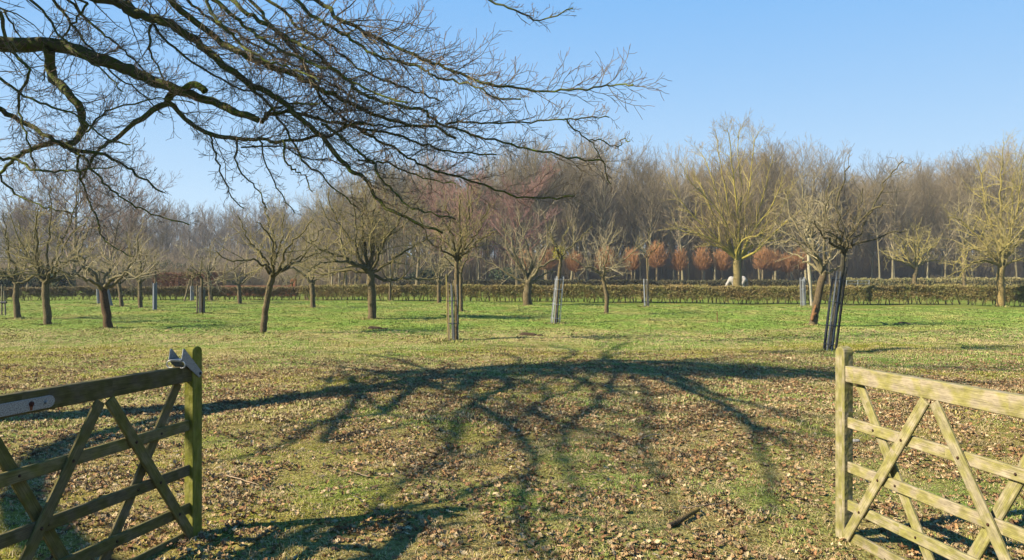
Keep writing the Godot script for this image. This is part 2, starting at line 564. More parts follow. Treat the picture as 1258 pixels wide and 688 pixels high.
func hedge(called: String, label: String, a: Vector2, b: Vector2, h0: float, h1: float, width: float, cols: Array, per_m: float, cl: ArrayMesh, gap: float, stems := true) -> void:
	var o: Node3D = thing(called, label, "hedge", Vector3(a.x, 0, a.y))
	var ln: float = a.distance_to(b)
	var dir := (b - a) / ln
	var side := Vector2(-dir.y, dir.x)
	var mm := MultiMesh.new()
	mm.transform_format = MultiMesh.TRANSFORM_3D
	mm.use_colors = true
	mm.mesh = cl
	var cnt: int = int(ln * per_m)
	mm.instance_count = cnt
	for k in cnt:
		var s: float = rng.randf() * ln
		var h: float = lerpf(h0, h1, s / ln) * (1.0 + 0.05 * nz.get_noise_2d(s * 3.0, a.x) + 0.03 * nz2.get_noise_2d(s * 20.0, a.y))
		var u: float = rng.randf()
		var y: float
		var w: float
		if u < 0.42:
			y = lerpf(gap, h, pow(rng.randf(), 0.85)); w = width * 0.5 * rng.randf_range(0.8, 1.04)
		elif u < 0.62:
			y = lerpf(gap, h, rng.randf()); w = -width * 0.5 * rng.randf_range(0.8, 1.04)
		elif u < 0.87:
			y = h * rng.randf_range(0.93, 1.0); w = width * rng.randf_range(-0.5, 0.5)
		else:
			y = lerpf(gap * 1.3, h, rng.randf()); w = width * rng.randf_range(-0.4, 0.4)
		var thin: float = nz3.get_noise_2d(s * 7.0, y * 30.0 + a.x)
		var low: float = 1.0 - smoothstep(gap, gap + 0.45, y)
		var sc: float = rng.randf_range(0.7, 1.25) * (1.0 - 0.55 * clampf(thin * 2.2, 0.0, 1.0)) * (1.0 - 0.35 * low)
		var p2: Vector2 = dir * s + side * w
		var t := Transform3D(Basis(rdir(), rng.randf() * TAU).scaled(Vector3.ONE * sc), Vector3(p2.x, y + gh(a.x + p2.x, a.y + p2.y), p2.y))
		mm.set_instance_transform(k, t)
		var f: float = clampf(0.5 + 1.4 * nz2.get_noise_2d(s * 5.0, y * 14.0) + rng.randf_range(-0.35, 0.35), 0.0, 1.0)
		mm.set_instance_color(k, cols[0].lerp(cols[1], f))
	var mi := MultiMeshInstance3D.new()
	mi.name = "foliage"
	mi.multimesh = mm
	mi.material_override = M.hedge_leaf
	mi.set_meta("kind", "stuff")
	o.add_child(mi, true)
	if stems:
		var mb := MB.new()
		var ns: int = int(ln * 4.2)
		for k in ns:
			var s: float = (k + rng.randf() * 0.8) / ns * ln
			var w: float = width * rng.randf_range(-0.22, 0.22)
			var p2: Vector2 = dir * s + side * w
			var p := Vector3(p2.x, gh(a.x + p2.x, a.y + p2.y) - 0.03, p2.y)
			for q in 3:
				var e: Vector3 = p + Vector3(rng.randf_range(-0.22, 0.22), rng.randf_range(0.5, 0.95) * minf(h0, 1.2), rng.randf_range(-0.22, 0.22))
				var mid: Vector3 = p.lerp(e, 0.5) + rdir() * 0.05
				var r: float = rng.randf_range(0.010, 0.026)
				mb.tube(PackedVector3Array([p, mid, e]), PackedFloat32Array([r, r * 0.8, r * 0.4]), 4, Color(0.14, 0.10, 0.06), Color(0.13, 0.10, 0.06))
		part("stems", mb.mesh(), M.twig, o).set_meta("kind", "stuff")

func build_hedges() -> void:
	var cl := leaf_cluster(15, 0.13, 0.042, 4)
	var olive := [Color(0.15, 0.152, 0.052), Color(0.18, 0.15, 0.062)]
	hedge("clipped_hedge", "long clipped olive-brown hedge running behind the trees in the middle and right", Vector2(-14.3, -49.8), Vector2(36.0, -39.0), 0.93, 1.07, 0.8, olive, 330.0, cl, 0.24)
	hedge("clipped_hedge", "low clipped dull green hedge along the far left side of the meadow", Vector2(-44.0, -46.5), Vector2(-14.6, -50.6), 0.72, 0.84, 0.7, [Color(0.085, 0.085, 0.035), Color(0.14, 0.11, 0.055)], 230.0, cl, 0.2)
	var big := leaf_cluster(16, 0.2, 0.07, 2)
	hedge("far_hedge", "dark narrow hedge across the pasture in front of the wood", Vector2(-12.0, -78.0), Vector2(31.0, -74.0), 0.9, 0.95, 0.9, [Color(0.05, 0.052, 0.025), Color(0.085, 0.075, 0.035)], 130.0, big, 0.02, false)
	hedge("far_hedge", "far sunlit pale green hedge behind the small round tree at right", Vector2(35.0, -78.0), Vector2(75.0, -76.0), 1.1, 1.1, 1.0, [Color(0.15, 0.15, 0.06), Color(0.19, 0.17, 0.075)], 130.0, big, 0.02, false)
	hedge("copper_hedge", "rust-brown leafy beech hedge behind the left meadow hedge", Vector2(-29.0, -60.0), Vector2(-23.3, -58.5), 1.75, 1.9, 1.4, [Color(0.145, 0.078, 0.045), Color(0.10, 0.055, 0.034)], 420.0, cl, 0.05)
	# low brick wall beyond the hedge at left
	var o := thing("brick_wall", "low red brick wall with a taller end pillar behind the left hedge", "wall", Vector3(-23.0, 0, -58.0))
	var mb := MB.new()
	var red := Color(0.30, 0.11, 0.06)
	for r in 9:
		for k in 24:
			var x: float = k * 0.228 + (0.114 if r % 2 else 0.0)
			var sh: float = rng.randf_range(0.75, 1.2)
			mb.plank(PackedVector2Array([Vector2(-0.108, -0.034), Vector2(0.108, -0.034), Vector2(0.108, 0.034), Vector2(-0.108, 0.034)]), Vector3(x, 0.04 + r * 0.078, rng.randf_range(-0.004, 0.004)), Vector3.RIGHT, Vector3.UP, Vector3.BACK, 0.2, 0.006, Color(red.r * sh, red.g * sh, red.b * sh))
	part("brick_courses", mb.mesh(), M.rust, o).set_meta("kind", "stuff")
	mb = MB.new()
	mb.plank(PackedVector2Array([Vector2(0, 0), Vector2(5.5, 0), Vector2(5.5, 0.69), Vector2(0, 0.69)]), Vector3(0, 0, 0), Vector3.RIGHT, Vector3.UP, Vector3.BACK, 0.16, 0.004, Color(0.3, 0.27, 0.23))
	part("mortar", mb.mesh(), M.rust, o)
	mb = MB.new()
	mb.plank(PackedVector2Array([Vector2(5.5, 0), Vector2(5.9, 0), Vector2(5.9, 1.35), Vector2(5.5, 1.35)]), Vector3(0, 0, 0), Vector3.RIGHT, Vector3.UP, Vector3.BACK, 0.4, 0.01, red)
	mb.plank(PackedVector2Array([Vector2(-0.05, 0.74), Vector2(5.49, 0.74), Vector2(5.49, 0.8), Vector2(-0.05, 0.8)]), Vector3(0, 0, 0), Vector3.RIGHT, Vector3.UP, Vector3.BACK, 0.26, 0.008, Color(0.36, 0.15, 0.09))
	part("pillar", mb.mesh(), M.rust, o)

# ---------------------------------------------------------------- the wood behind
func build_wood() -> void:
	var wc := [Color(0.19, 0.165, 0.10), Color(0.195, 0.167, 0.104), Color(0.198, 0.165, 0.108), Color(0.195, 0.158, 0.11), Color(0.19, 0.15, 0.11)]
	var S := {"last": 2, "seg": [5, 3, 2, 2], "bend": [0.2, 0.24, 0.2], "up": [0.12, 0.09, 0.07], "ang": [0.62, 0.7, 0.6], "dens": [2.4, 3.0, 3.0], "ratio": [0.55, 0.5, 0.5], "rmin": 0.010, "rise": 0.4, "lmin": 0.35, "limb": 0.6, "keep": 0.45, "lmax": [2.8, 1.15, 1.0], "col": wc}
	var protos := []
	var tones := [[Color(0.22, 0.20, 0.13), Color(0.16, 0.14, 0.09)], [Color(0.30, 0.275, 0.19), Color(0.19, 0.165, 0.11)], [Color(0.15, 0.135, 0.085), Color(0.16, 0.14, 0.09)]]
	for k in 7:
		protos.append(free_tree(rng.randf_range(18.5, 21.0), rng.randf_range(4.5, 8.0), rng.randf_range(0.13, 0.22), 34, 0.06, S, tones[k % 3], 4.3, rng.randf_range(0.6, 1.2)))
	# one of each kind, then copies
	var made := []
	var spots := []
	for row in 17:
		var d: float = 97.0 + row * 4.0
		var x: float = (385.0 - CX) / F * d
		while x < (1330.0 - CX) / F * d:
			spots.append(Vector2(x + rng.randf_range(-1.5, 1.5), -d + rng.randf_range(-1.8, 1.8)))
			x += rng.randf_range(2.6, 4.6) + row * 0.05
	var label := "tall bare slender woodland tree in the grey-brown wood behind the hedges"
	var grp := "bare trees of the wood behind the hedges"
	var rest: Array[Transform3D] = []
	var rest2: Array[Transform3D] = []
	for k in spots.size():
		var s: Vector2 = spots[k]
		var px: float = CX + F * s.x / -s.y
		var sc: float = rng.randf_range(0.86, 1.09) * (1.0 + 0.075 * sin(s.x * 0.21) + 0.03 * sin(s.x * 0.53 + 1.0)) * 0.95
		if px < 520.0: sc *= lerpf(0.62, 1.0, clampf((px - 385.0) / 135.0, 0.0, 1.0))
		if px > 960.0: sc *= 0.95
		if px > 1100.0: sc *= 0.97
		var b := Basis(Vector3.UP, rng.randf() * TAU).scaled(Vector3(sc * 1.05, sc, sc * 1.05))
		if k >= 245:
			(rest if k % 2 else rest2).append(Transform3D(b, Vector3(s.x, 0, s.y)))
			continue
		var which: int = k % protos.size()
		var o: Node3D
		if made.size() <= which:
			o = thing("woodland_tree", label, "tree", Vector3.ZERO, grp)
			part("trunk", protos[which][0], M.bark, o)
			part("crown", protos[which][1], mat(grey([1.0, 0.80, 0.92, 0.84, 1.0, 0.88, 0.78][which]), 0.85), o)
			made.append(o)
		else:
			o = made[which].duplicate()
			o.name = numbered("woodland_tree")
			add_child(o)
		o.transform = Transform3D(b, Vector3(s.x, 0, s.y))
		var look: String = ["buff-barked", "pale-trunked", "dark-trunked"][(which % 7) % 3]
		o.set_meta("label", "tall bare %s slender tree in the grey-brown wood behind the hedges" % look)
		o.set_meta("group", "%s bare trees of the wood behind the hedges" % look)
	# the depth of the wood, where single trees cannot be told apart any more
	for q in 2:
		var ts: Array[Transform3D] = [rest, rest2][q]
		var o: Node3D = thing("deep_wood", "far depth of the wood where bare trees merge into a grey-brown mass", "woodland", Vector3.ZERO)
		o.set_meta("kind", "stuff")
		for w in 2:
			var mi := MultiMeshInstance3D.new()
			var mm := MultiMesh.new()
			mm.transform_format = MultiMesh.TRANSFORM_3D
			mm.mesh = protos[q * 2 + 1][w]
			mm.instance_count = ts.size()
			for k in ts.size(): mm.set_instance_transform(k, ts[k])
			mi.name = "crowns" if w else "trunks"
			mi.multimesh = mm
			mi.material_override = M.twig if w else M.bark
			mi.set_meta("kind", "stuff")
			o.add_child(mi, true)
	# brushwood on the floor of the wood
	var us := MB.new()
	var U := {"last": 1, "seg": [4, 3], "bend": [0.2, 0.25], "up": [0.12, 0.08], "ang": [0.6, 0.7], "dens": [3.6, 3.0], "ratio": [0.5, 0.5], "rmin": 0.012, "rise": 0.4, "lmin": 0.3, "lmax": [1.5, 0.8], "col": [Color(0.17, 0.14, 0.09), Color(0.165, 0.135, 0.088), Color(0.17, 0.135, 0.09)]}
	for k in 16:
		branch(us, Vector3(rng.randf_range(-1.2, 1.2), 0, rng.randf_range(-1.2, 1.2)), Vector3(rng.randf_range(-0.5, 0.5), 1, rng.randf_range(-0.5, 0.5)).normalized(), rng.randf_range(2.0, 4.2), 0.03, 0, U)
	var um := us.mesh()
	var mi2 := MultiMeshInstance3D.new()
	var mm2 := MultiMesh.new()
	mm2.transform_format = MultiMesh.TRANSFORM_3D
	mm2.mesh = um
	mm2.instance_count = 4200
	for k in 4200:
		var d: float = lerpf(104.0, 165.0, rng.randf())
		var x: float = lerpf((-60.0 - CX) / F * d, (1340.0 - CX) / F * d, rng.randf())
		if x < -0.27 * d: d += 12.0
		var big: float = 1.0
		if k % 5 == 0:
			d = rng.randf_range(150.0, 175.0); big = 1.7
		elif k % 7 == 0:
			d = rng.randf_range(74.0, 108.0); big = 0.62
			x = lerpf((-60.0 - CX) / F * d, (400.0 - CX) / F * d, rng.randf())
		mm2.set_instance_transform(k, Transform3D(Basis(Vector3.UP, rng.randf() * TAU).scaled(Vector3.ONE * rng.randf_range(0.6, 1.3) * big), Vector3(x, 0, -d)))
	mi2.multimesh = mm2
	mi2.material_override = M.twig
	mi2.name = "brushwood"
	add_child(mi2)
	tag(mi2, "brown brushwood on the floor of the wood between the trunks", "undergrowth", "", "stuff")
	# row of pollards with rust-coloured shoots
	var R := {"last": 1, "seg": [3, 2], "bend": [0.16, 0.2], "up": [0.16, 0.16], "ang": [0.45, 0.6], "dens": [6.5, 3.0], "ratio": [0.4, 0.5], "rmin": 0.012, "rise": 0.4, "lmin": 0.25, "lmax": [0.7, 0.5], "col": [Color(0.215, 0.112, 0.046), Color(0.235, 0.122, 0.05), Color(0.24, 0.126, 0.053)]}
	var pol := []
	for k in 3:
		var mb := MB.new()
		mb.tube(PackedVector3Array([Vector3(0, -0.1, 0), Vector3(0.03, 0.9, 0), Vector3(0, 1.9, 0.02), Vector3(0, 2.2, 0)]), PackedFloat32Array([0.17, 0.13, 0.13, 0.17]), 8, Color(0.2, 0.17, 0.1), Color(0.17, 0.13, 0.08))
		mb.cap(Vector3(0, 2.2, 0), Vector3.UP, 0.17, 8, Color(0.17, 0.13, 0.08))
		var cr := MB.new()
		for q in 170:
			var az: float = rng.randf() * TAU
			var el: float = lerpf(0.0, 1.45, pow(rng.randf(), 0.8))
			var dir := Vector3(cos(az) * cos(el), sin(el), sin(az) * cos(el))
			branch(cr, Vector3(0, 1.95 + rng.randf() * 0.25, 0) + dir * 0.1, dir, rng.randf_range(1.0, 1.5) * lerpf(0.72, 1.9, el / 1.5), 0.02, 0, R)
		pol.append([mb.mesh(), cr.mesh()])
	var places := [672, 706, 744, 776, 807, 834, 863, 887, 937, 950, 966, 984, 645]
	var firsts := []
	for k in places.size():
		var d: float = 92.0 if k < 8 else 94.0
		var o: Node3D
		if firsts.size() < 3:
			o = thing("pollard_tree", "", "tree", Vector3.ZERO, "row of rust-twigged pollards before the wood")
			part("trunk", pol[k][0], M.bark, o)
			part("crown", pol[k][1], M.twig, o)
			firsts.append(o)
		else:
			o = firsts[k % 3].duplicate()
			o.name = numbered("pollard_tree")
			add_child(o)
		var order := ["third from the left end", "fourth from the left end", "fifth from the left end", "sixth from the left end", "seventh from the left end", "eighth from the left end", "just left of the horse tree", "hidden behind the horse tree", "just right of the horse tree", "second right of horse tree", "third right of horse tree", "rightmost of the row", "leftmost of the row"]
		o.set_meta("label", "small pollard with a round head of rust-orange shoots, " + order[k])
		if k == 0: o.set_meta("label", "small pollard with a round head of rust-orange shoots, second from the left end")
		if k == 1: o.set_meta("label", "small pollard with a round head of rust-orange shoots, " + order[0])
		if k > 1 and k < 6: o.set_meta("label", "small pollard with a round head of rust-orange shoots, " + order[k - 1])
		var sc: float = rng.randf_range(0.88, 1.06)
		o.transform = Transform3D(Basis(Vector3.UP, rng.randf() * TAU).scaled(Vector3(sc * rng.randf_range(0.9, 1.2), sc * rng.randf_range(0.95, 1.25), sc * 1.0)), onto((places[k] - CX) / F * d, -d))

func build_far_trees() -> void:
	# rows of trees far off at left
	var fc := [Color(0.12, 0.105, 0.07), Color(0.135, 0.115, 0.08), Color(0.14, 0.115, 0.085), Color(0.14, 0.11, 0.085), Color(0.14, 0.11, 0.09)]
	var S := {"last": 2, "seg": [4, 3, 2], "bend": [0.13, 0.16, 0.16], "up": [0.09, 0.08, 0.07], "ang": [0.6, 0.6, 0.6], "dens": [2.2, 2.8, 3.0], "ratio": [0.5, 0.5, 0.5], "rmin": 0.015, "rise": 0.5, "lmin": 0.5, "lmax": [2.6, 1.2, 1.0], "col": fc}
	var protos := []
	for k in 3:
		protos.append(free_tree(rng.randf_range(14.0, 16.0), 2.5, 0.17, 34, 0.05, S, [Color(0.16, 0.14, 0.10), Color(0.18, 0.15, 0.115)], 4.2, 0.7))
	var firsts := []
	for k in 115:
		var d: float = rng.randf_range(150.0, 215.0)
		var px: float = lerpf(-40.0, 420.0, (k + rng.randf()) / 115.0)
		var o: Node3D
		if firsts.size() < 3:
			o = thing("distant_tree", "bare grey-brown tree in the far line of trees at left", "tree", Vector3.ZERO, "far line of bare trees at left")
			part("trunk", protos[k][0], M.bark, o)
			part("crown", protos[k][1], M.twig, o)
			firsts.append(o)
		else:
			o = firsts[k % 3].duplicate()
			o.name = numbered("distant_tree")
			add_child(o)
		o.transform = Transform3D(Basis(Vector3.UP, rng.randf() * TAU).scaled(Vector3.ONE * rng.randf_range(0.8, 1.12)), Vector3((px - CX) / F * d, 0, -d))
	# broad, densely twigged trees standing before the far lines
	var D := {"last": 3, "seg": [5, 4, 3, 2], "bend": [0.14, 0.16, 0.16, 0.15], "up": [0.05, 0.05, 0.05, 0.05], "ang": [0.55, 0.6, 0.6, 0.6], "dens": [2.2, 3.4, 4.4, 3.0], "ratio": [0.55, 0.5, 0.5, 0.5], "rmin": 0.009, "rise": 0.3, "lmin": 0.3, "lmax": [3.0, 1.5, 0.75, 0.6], "col": [Color(0.72, 0.7, 0.66), Color(0.85, 0.82, 0.8), Color(0.95, 0.93, 0.93), Color(1, 1, 1), Color(1, 1, 1)]}
	var dense := [free_tree(10.5, 2.2, 0.24, 20, 0.04, D, [Color(0.8, 0.8, 0.7), Color(0.8, 0.75, 0.7)], 4.6, 0.55), free_tree(10.0, 1.8, 0.22, 20, 0.04, D, [Color(0.8, 0.8, 0.7), Color(0.8, 0.75, 0.7)], 4.9, 0.5)]
	M.purple_twig = mat(lin(0.135, 0.105, 0.088), 0.9)
	M.pink_twig = mat(lin(0.20, 0.115, 0.098), 0.9)
	M.grey_twig = mat(lin(0.14, 0.12, 0.08), 0.9)
	var list := [
		[88, 63.0, 1.12, 0, "purple_twig", "big dense purple-brown tree rising behind the left orchard trees"],
		[132, 70.0, 1.05, 1, "purple_twig", "dense purple-brown tree just right of the biggest crown at far left"],
		[35, 72.0, 1.0, 1, "purple_twig", "purple-brown tree behind the leftmost orchard trees"],
		[158, 78.0, 0.88, 0, "grey_twig", "smaller grey-brown dense tree at the right end of the far left clump"],
		[563, 66.0, 1.0, 1, "pink_twig", "broad pink-twigged tree behind the banded tree guard"],
		[636, 70.0, 0.98, 0, "pink_twig", "pink-twigged tree behind the stout spreading apple tree"],
		[512, 74.0, 0.95, 0, "grey_twig", "grey-brown dense tree between the big trunk and the pink tree"],
		[425, 82.0, 1.0, 1, "grey_twig", "grey-brown dense tree behind the straight big-trunked tree"],
		[360, 84.0, 0.8, 0, "grey_twig", "grey dense tree behind the leaning thin tree"],
	]
	for e in list:
		var o := thing("dense_tree", e[5], "tree", Vector3.ZERO, "dense bare trees beyond the meadow hedge")
		part("trunk", dense[e[3]][0], M.grey_twig, o)
		part("crown", dense[e[3]][1], M[e[4]], o)
		var d: float = e[1]
		o.transform = Transform3D(Basis(Vector3.UP, rng.randf() * TAU).scaled(Vector3.ONE * e[2]), onto((e[0] - CX) / F * d, -d))
	# evergreen bushes under the wood
	var eg := leaf_cluster(26, 0.42, 0.10, 0)
	var bush_at := [[622, 86.0, 1.0, "dark evergreen bush behind the stout spreading apple tree"], [62, 62.0, 0.85, "dark ivy-green bush behind the hedge at far left"], [205, 110.0, 1.6, "dark evergreen beyond the rust-brown hedge"], [5, 60.0, 0.9, "dark evergreen bush at the left edge behind the hedge"], [520, 88.0, 0.9, "dark evergreen bush behind the big straight trunk"]]
	for e in bush_at:
		var o := thing("evergreen_bush", e[3], "bush", Vector3.ZERO, "evergreen bushes beyond the hedge")
		var mm := MultiMesh.new()
		mm.transform_format = MultiMesh.TRANSFORM_3D
		mm.use_colors = true
		mm.mesh = eg
		mm.instance_count = 150
		for k in 150:
			var p: Vector3 = rdir() * pow(rng.randf(), 0.4)
			p = Vector3(p.x * 2.0, 1.25 + p.y * 1.15, p.z * 1.4) * e[2]
			mm.set_instance_transform(k, Transform3D(Basis(rdir(), rng.randf() * TAU).scaled(Vector3.ONE * rng.randf_range(0.6, 1.2)), p))
			var sh: float = rng.randf_range(0.6, 1.3)
			mm.set_instance_color(k, Color(0.028 * sh, 0.045 * sh, 0.018 * sh))
		var mi := MultiMeshInstance3D.new()
		mi.name = "foliage"
		mi.multimesh = mm
		mi.material_override = M.hedge_leaf
		mi.set_meta("kind", "stuff")
		o.add_child(mi, true)
		var d: float = e[1]
		o.position = onto((e[0] - CX) / F * d, -d)

# ---------------------------------------------------------------- the orchard
func build_orchard() -> void:
	var ap := fruit_params(B_OLIVE, 1.0, 0.04, 1.3)
	var pale := fruit_params(B_PALE, 0.95, 0.05, 1.3)
	var far := fruit_params(B_OLIVE, 0.8, 0.05, 1.4)
	far.rmin = 0.006
	var farp := fruit_params(B_PALE, 0.8, 0.05, 1.4)
	farp.rmin = 0.006
	var dark := fruit_params(B_DARK, 1.0, 0.08, 0.9)
	var tree := "fruit_tree"
	# nearer trees, from left to right
	traced_tree(tree, "leftmost orchard tree with lichen-spotted trunk and low branches both sides", [22, 392, 20, 368, 21, 346], 7, [[0.6, 12, 338, 0, 334, -18, 322], [-0.8, 18, 330, 12, 310, 7, 285, 4, 262], [0.7, 27, 338, 34, 324, 37, 300, 44, 275], [-0.5, 32, 345, 43, 340, 53, 346, 66, 340], [1.6, 20, 325, 24, 300, 22, 270]], ap, 3, 2.6)
	traced_tree(tree, "tall orchard tree with straight grey banded trunk second from left", [59, 398, 57, 372, 56, 344], 8.5, [[0.5, 50, 332, 38, 318, 26, 304, 10, 296], [0.2, 57, 322, 61, 290, 63, 255, 61, 226], [-0.9, 68, 334, 80, 322, 98, 312, 118, 314], [0.9, 46, 335, 33, 312, 22, 285, 12, 262], [-0.3, 62, 326, 76, 296, 90, 262, 98, 232], [-1.6, 60, 335, 72, 318, 84, 290, 108, 270], [1.6, 52, 325, 44, 290, 46, 250]], ap, 3, 3.0)
	traced_tree(tree, "leaning gnarled old apple tree with dark trunk and pale crooked limbs", [134, 404, 130, 378, 126, 352], 9.5, [[0.1, 118, 346, 112, 335, 104, 322, 97, 312, 104, 292, 115, 276], [-0.8, 112, 334, 94, 322, 80, 322, 66, 318], [0.4, 136, 346, 142, 338, 152, 334, 162, 320, 168, 292], [0.9, 130, 340, 138, 328, 126, 314, 118, 300], [-1.2, 138, 344, 154, 336, 172, 340, 190, 326]], pale, 3, 2.2, "orchard fruit trees standing in the meadow", -1.0, [Color(0.10, 0.065, 0.04), Color(0.075, 0.05, 0.035)])
	traced_tree(tree, "slender trunked tree leaning right with open vase of limbs, left of centre", [323, 409, 325, 388, 329, 362, 335, 338], 7.5, [[0.3, 344, 332, 360, 319, 380, 312, 404, 306], [-0.4, 331, 325, 322, 314, 312, 302, 300, 284, 292, 264], [0.5, 338, 318, 337, 298, 329, 268, 322, 246], [-0.9, 346, 318, 357, 298, 374, 282, 385, 268], [0.9, 336, 322, 346, 290, 350, 262], [-1.1, 326, 326, 306, 318, 285, 318, 266, 308]], ap, 3, 2.4)
	traced_tree(tree, "large upright tree with thick straight trunk and central leader, centre-left", [457, 392, 457, 362, 455, 332], 9.5, [[0.1, 456, 304, 457, 275, 461, 245, 464, 208], [-0.5, 441, 318, 437, 300, 437, 264, 431, 224], [0.7, 437, 314, 421, 300, 404, 270, 392, 246], [-0.8, 474, 324, 497, 309, 518, 297, 540, 288], [0.8, 472, 344, 500, 341, 530, 344, 552, 338], [-1.2, 441, 324, 412, 312, 386, 301, 362, 284], [1.2, 432, 332, 398, 336, 368, 326], [-1.4, 466, 312, 478, 288, 497, 262, 508, 240], [1.3, 470, 300, 490, 280, 512, 262], [0.2, 447, 310, 424, 286, 408, 258, 404, 232]], fruit_params(B_OLIVE, 1.05, 0.05, 1.6), 5, 3.4)
	traced_tree(tree, "medium orchard tree with short grey trunk between leaning tree and big trunk", [385, 378, 384, 360, 383, 346], 6, [[0.5, 378, 338, 368, 328, 356, 318], [-0.4, 386, 330, 389, 312, 384, 292, 386, 272], [-0.8, 393, 340, 406, 334, 420, 324], [0.8, 380, 330, 372, 305, 364, 284]], farp, 4, 2.8)
	traced_tree(tree, "upright reddish young tree rising out of the banded tree guard", [560, 419, 561, 380, 561, 332, 562, 318], 5.5, [[0.2, 569, 306, 572, 280, 576, 250, 574, 224], [-0.4, 556, 300, 553, 278, 549, 252], [0.4, 572, 304, 582, 292, 592, 272, 600, 250], [-0.6, 566, 300, 562, 270, 564, 240], [0.8, 555, 304, 543, 290, 530, 272], [-0.7, 575, 306, 590, 296, 610, 284]], fruit_params(B_OLIVE, 1.15, 0.10, 1.0), 3, 1.6)
	traced_tree(tree, "thin straight trunked tree just behind the banded tree guard", [567, 383, 566, 360, 566, 334], 4.2, [[0.5, 560, 322, 552, 304, 546, 284], [-0.5, 571, 322, 580, 300, 588, 280], [0.2, 566, 310, 567, 286, 570, 262]], far, 4, 2.4)
	traced_tree(tree, "small vase-shaped tree before the hedge, left of the banded guard", [539, 373, 539, 358, 539, 346], 4.5, [[0.4, 533, 332, 527, 316, 520, 300], [-0.4, 541, 328, 540, 306, 541, 290], [0.5, 546, 332, 553, 318, 562, 304]], farp, 4, 2.6)
	traced_tree(tree, "stout old apple tree with thick wide-spreading pale limbs before the hedge", [648, 375, 648, 360, 650, 345], 10, [[0.2, 640, 344, 625, 336, 610, 327, 594, 318, 580, 314], [-0.4, 645, 334, 635, 322, 624, 306, 620, 282, 612, 262], [0.2, 653, 334, 651, 314, 645, 294, 640, 276, 636, 254], [-0.5, 656, 334, 668, 325, 682, 318, 700, 316], [0.6, 657, 344, 674, 334, 690, 336], [0.9, 656, 328, 662, 308, 676, 292, 684, 270], [1.4, 644, 326, 640, 300, 655, 270], [-1.3, 660, 330, 672, 300, 668, 262]], pale, 4, 3.4)
	traced_tree(tree, "small pollarded apple tree with stubby limbs right of the leaning metal guard", [745, 386, 745, 362, 740, 338], 5, [[0.2, 733, 332, 722, 323, 717, 313], [-0.3, 730, 330, 716, 326, 704, 318, 694, 302], [0.2, 748, 333, 755, 329, 756, 316, 766, 300], [-0.4, 747, 340, 760, 338, 770, 330], [0.6, 740, 326, 742, 306, 748, 290], [-0.6, 750, 330, 774, 314, 796, 294]], pale, 3, 2.0)
	traced_tree(tree, "old leaning tree with split orange wound at its foot, right of centre", [998, 401, 1001, 386, 1006, 362, 1012, 336], 9, [[0.3, 1008, 322, 998, 306, 982, 298, 966, 288, 950, 266], [-0.5, 1016, 324, 1022, 308, 1024, 296, 1030, 284], [0.3, 1000, 306, 996, 280, 990, 252, 984, 226], [-0.2, 1014, 336, 1026, 332, 1036, 325, 1038, 314], [0.9, 980, 298, 962, 300, 944, 304], [-0.8, 1014, 310, 1010, 280, 1018, 250, 1030, 226], [0.9, 990, 300, 972, 266, 962, 236], [-1.0, 1005, 318, 990, 290, 1000, 260]], fruit_params(B_PALE, 0.8, 0.05, 1.1), 2, 2.0, "orchard fruit trees standing in the meadow", -1.0, [Color(0.105, 0.083, 0.056), Color(0.105, 0.08, 0.053)])
	traced_tree(tree, "dark young tree with upswept spurred branches, held by the leaning black stakes", [1019, 433, 1025, 395, 1032, 350, 1037, 310], 6.2, [[0.2, 1047, 296, 1060, 280, 1076, 250, 1090, 216, 1109, 199], [-0.3, 1034, 288, 1029, 260, 1035, 220, 1043, 205], [0.3, 1028, 296, 1017, 270, 1014, 240, 1020, 218], [-0.2, 1050, 302, 1080, 290, 1112, 284], [0.7, 1030, 296, 1008, 278, 990, 268], [-0.6, 1046, 286, 1068, 262, 1088, 250], [0.5, 1042, 290, 1054, 262, 1060, 232], [-0.5, 1026, 300, 1008, 290, 1000, 272]], dark, 2, 1.1, "orchard fruit trees standing in the meadow", -1.0, [Color(0.06, 0.062, 0.06), Color(0.075, 0.07, 0.05)])
	traced_tree(tree, "tall tree with lichen-orange trunk and drooping yellow-green twigs at right edge", [1230, 377, 1229, 352, 1230, 326], 8.5, [[0.1, 1231, 290, 1228, 240, 1231, 206, 1232, 172], [0.6, 1221, 316, 1206, 306, 1190, 308, 1178, 318, 1170, 332], [-0.6, 1239, 314, 1250, 300, 1264, 290, 1284, 286], [0.9, 1214, 308, 1196, 286, 1178, 270, 1164, 268], [-1.0, 1216, 322, 1196, 322, 1184, 334, 1178, 344], [1.2, 1226, 300, 1212, 260, 1206, 222, 1200, 196], [-1.2, 1236, 300, 1250, 260, 1254, 220, 1258, 190], [-0.9, 1242, 322, 1262, 318, 1280, 322], [1.4, 1240, 296, 1244, 250, 1246, 212]], fruit_params(B_LIME, 1.0, 0.03, 1.9), 4, 3.6, "orchard fruit trees standing in the meadow", -1.0, [Color(0.24, 0.18, 0.08), Color(0.22, 0.18, 0.085)])
	traced_tree(tree, "pale thin birch-like tree behind the old leaning tree, beside a grey guard", [997, 376, 994, 330, 994, 292], 4, [[0.3, 990, 270, 984, 248, 976, 226], [-0.3, 996, 262, 998, 236, 1000, 214], [0.5, 1000, 274, 1010, 256, 1018, 238], [-0.6, 988, 280, 972, 272, 956, 262]], farp, 4, 2.6, "orchard fruit trees standing in the meadow", -1.0, [Color(0.36, 0.34, 0.28), Color(0.36, 0.33, 0.25)])
	var hurt: Node3D = get_node("fruit_tree_011")
	var wb := [[Vector3(-0.06, 0.22, 0.13), Vector3(0.02, 0.52, 0.10), 0.06, 0.05], [Vector3(-0.02, 0.36, 0.14), Vector3(0.07, 0.42, 0.12), 0.06, 0.04], [Vector3(0.05, 0.6, 0.1), Vector3(0.09, 0.72, 0.08), 0.05, 0.03]]
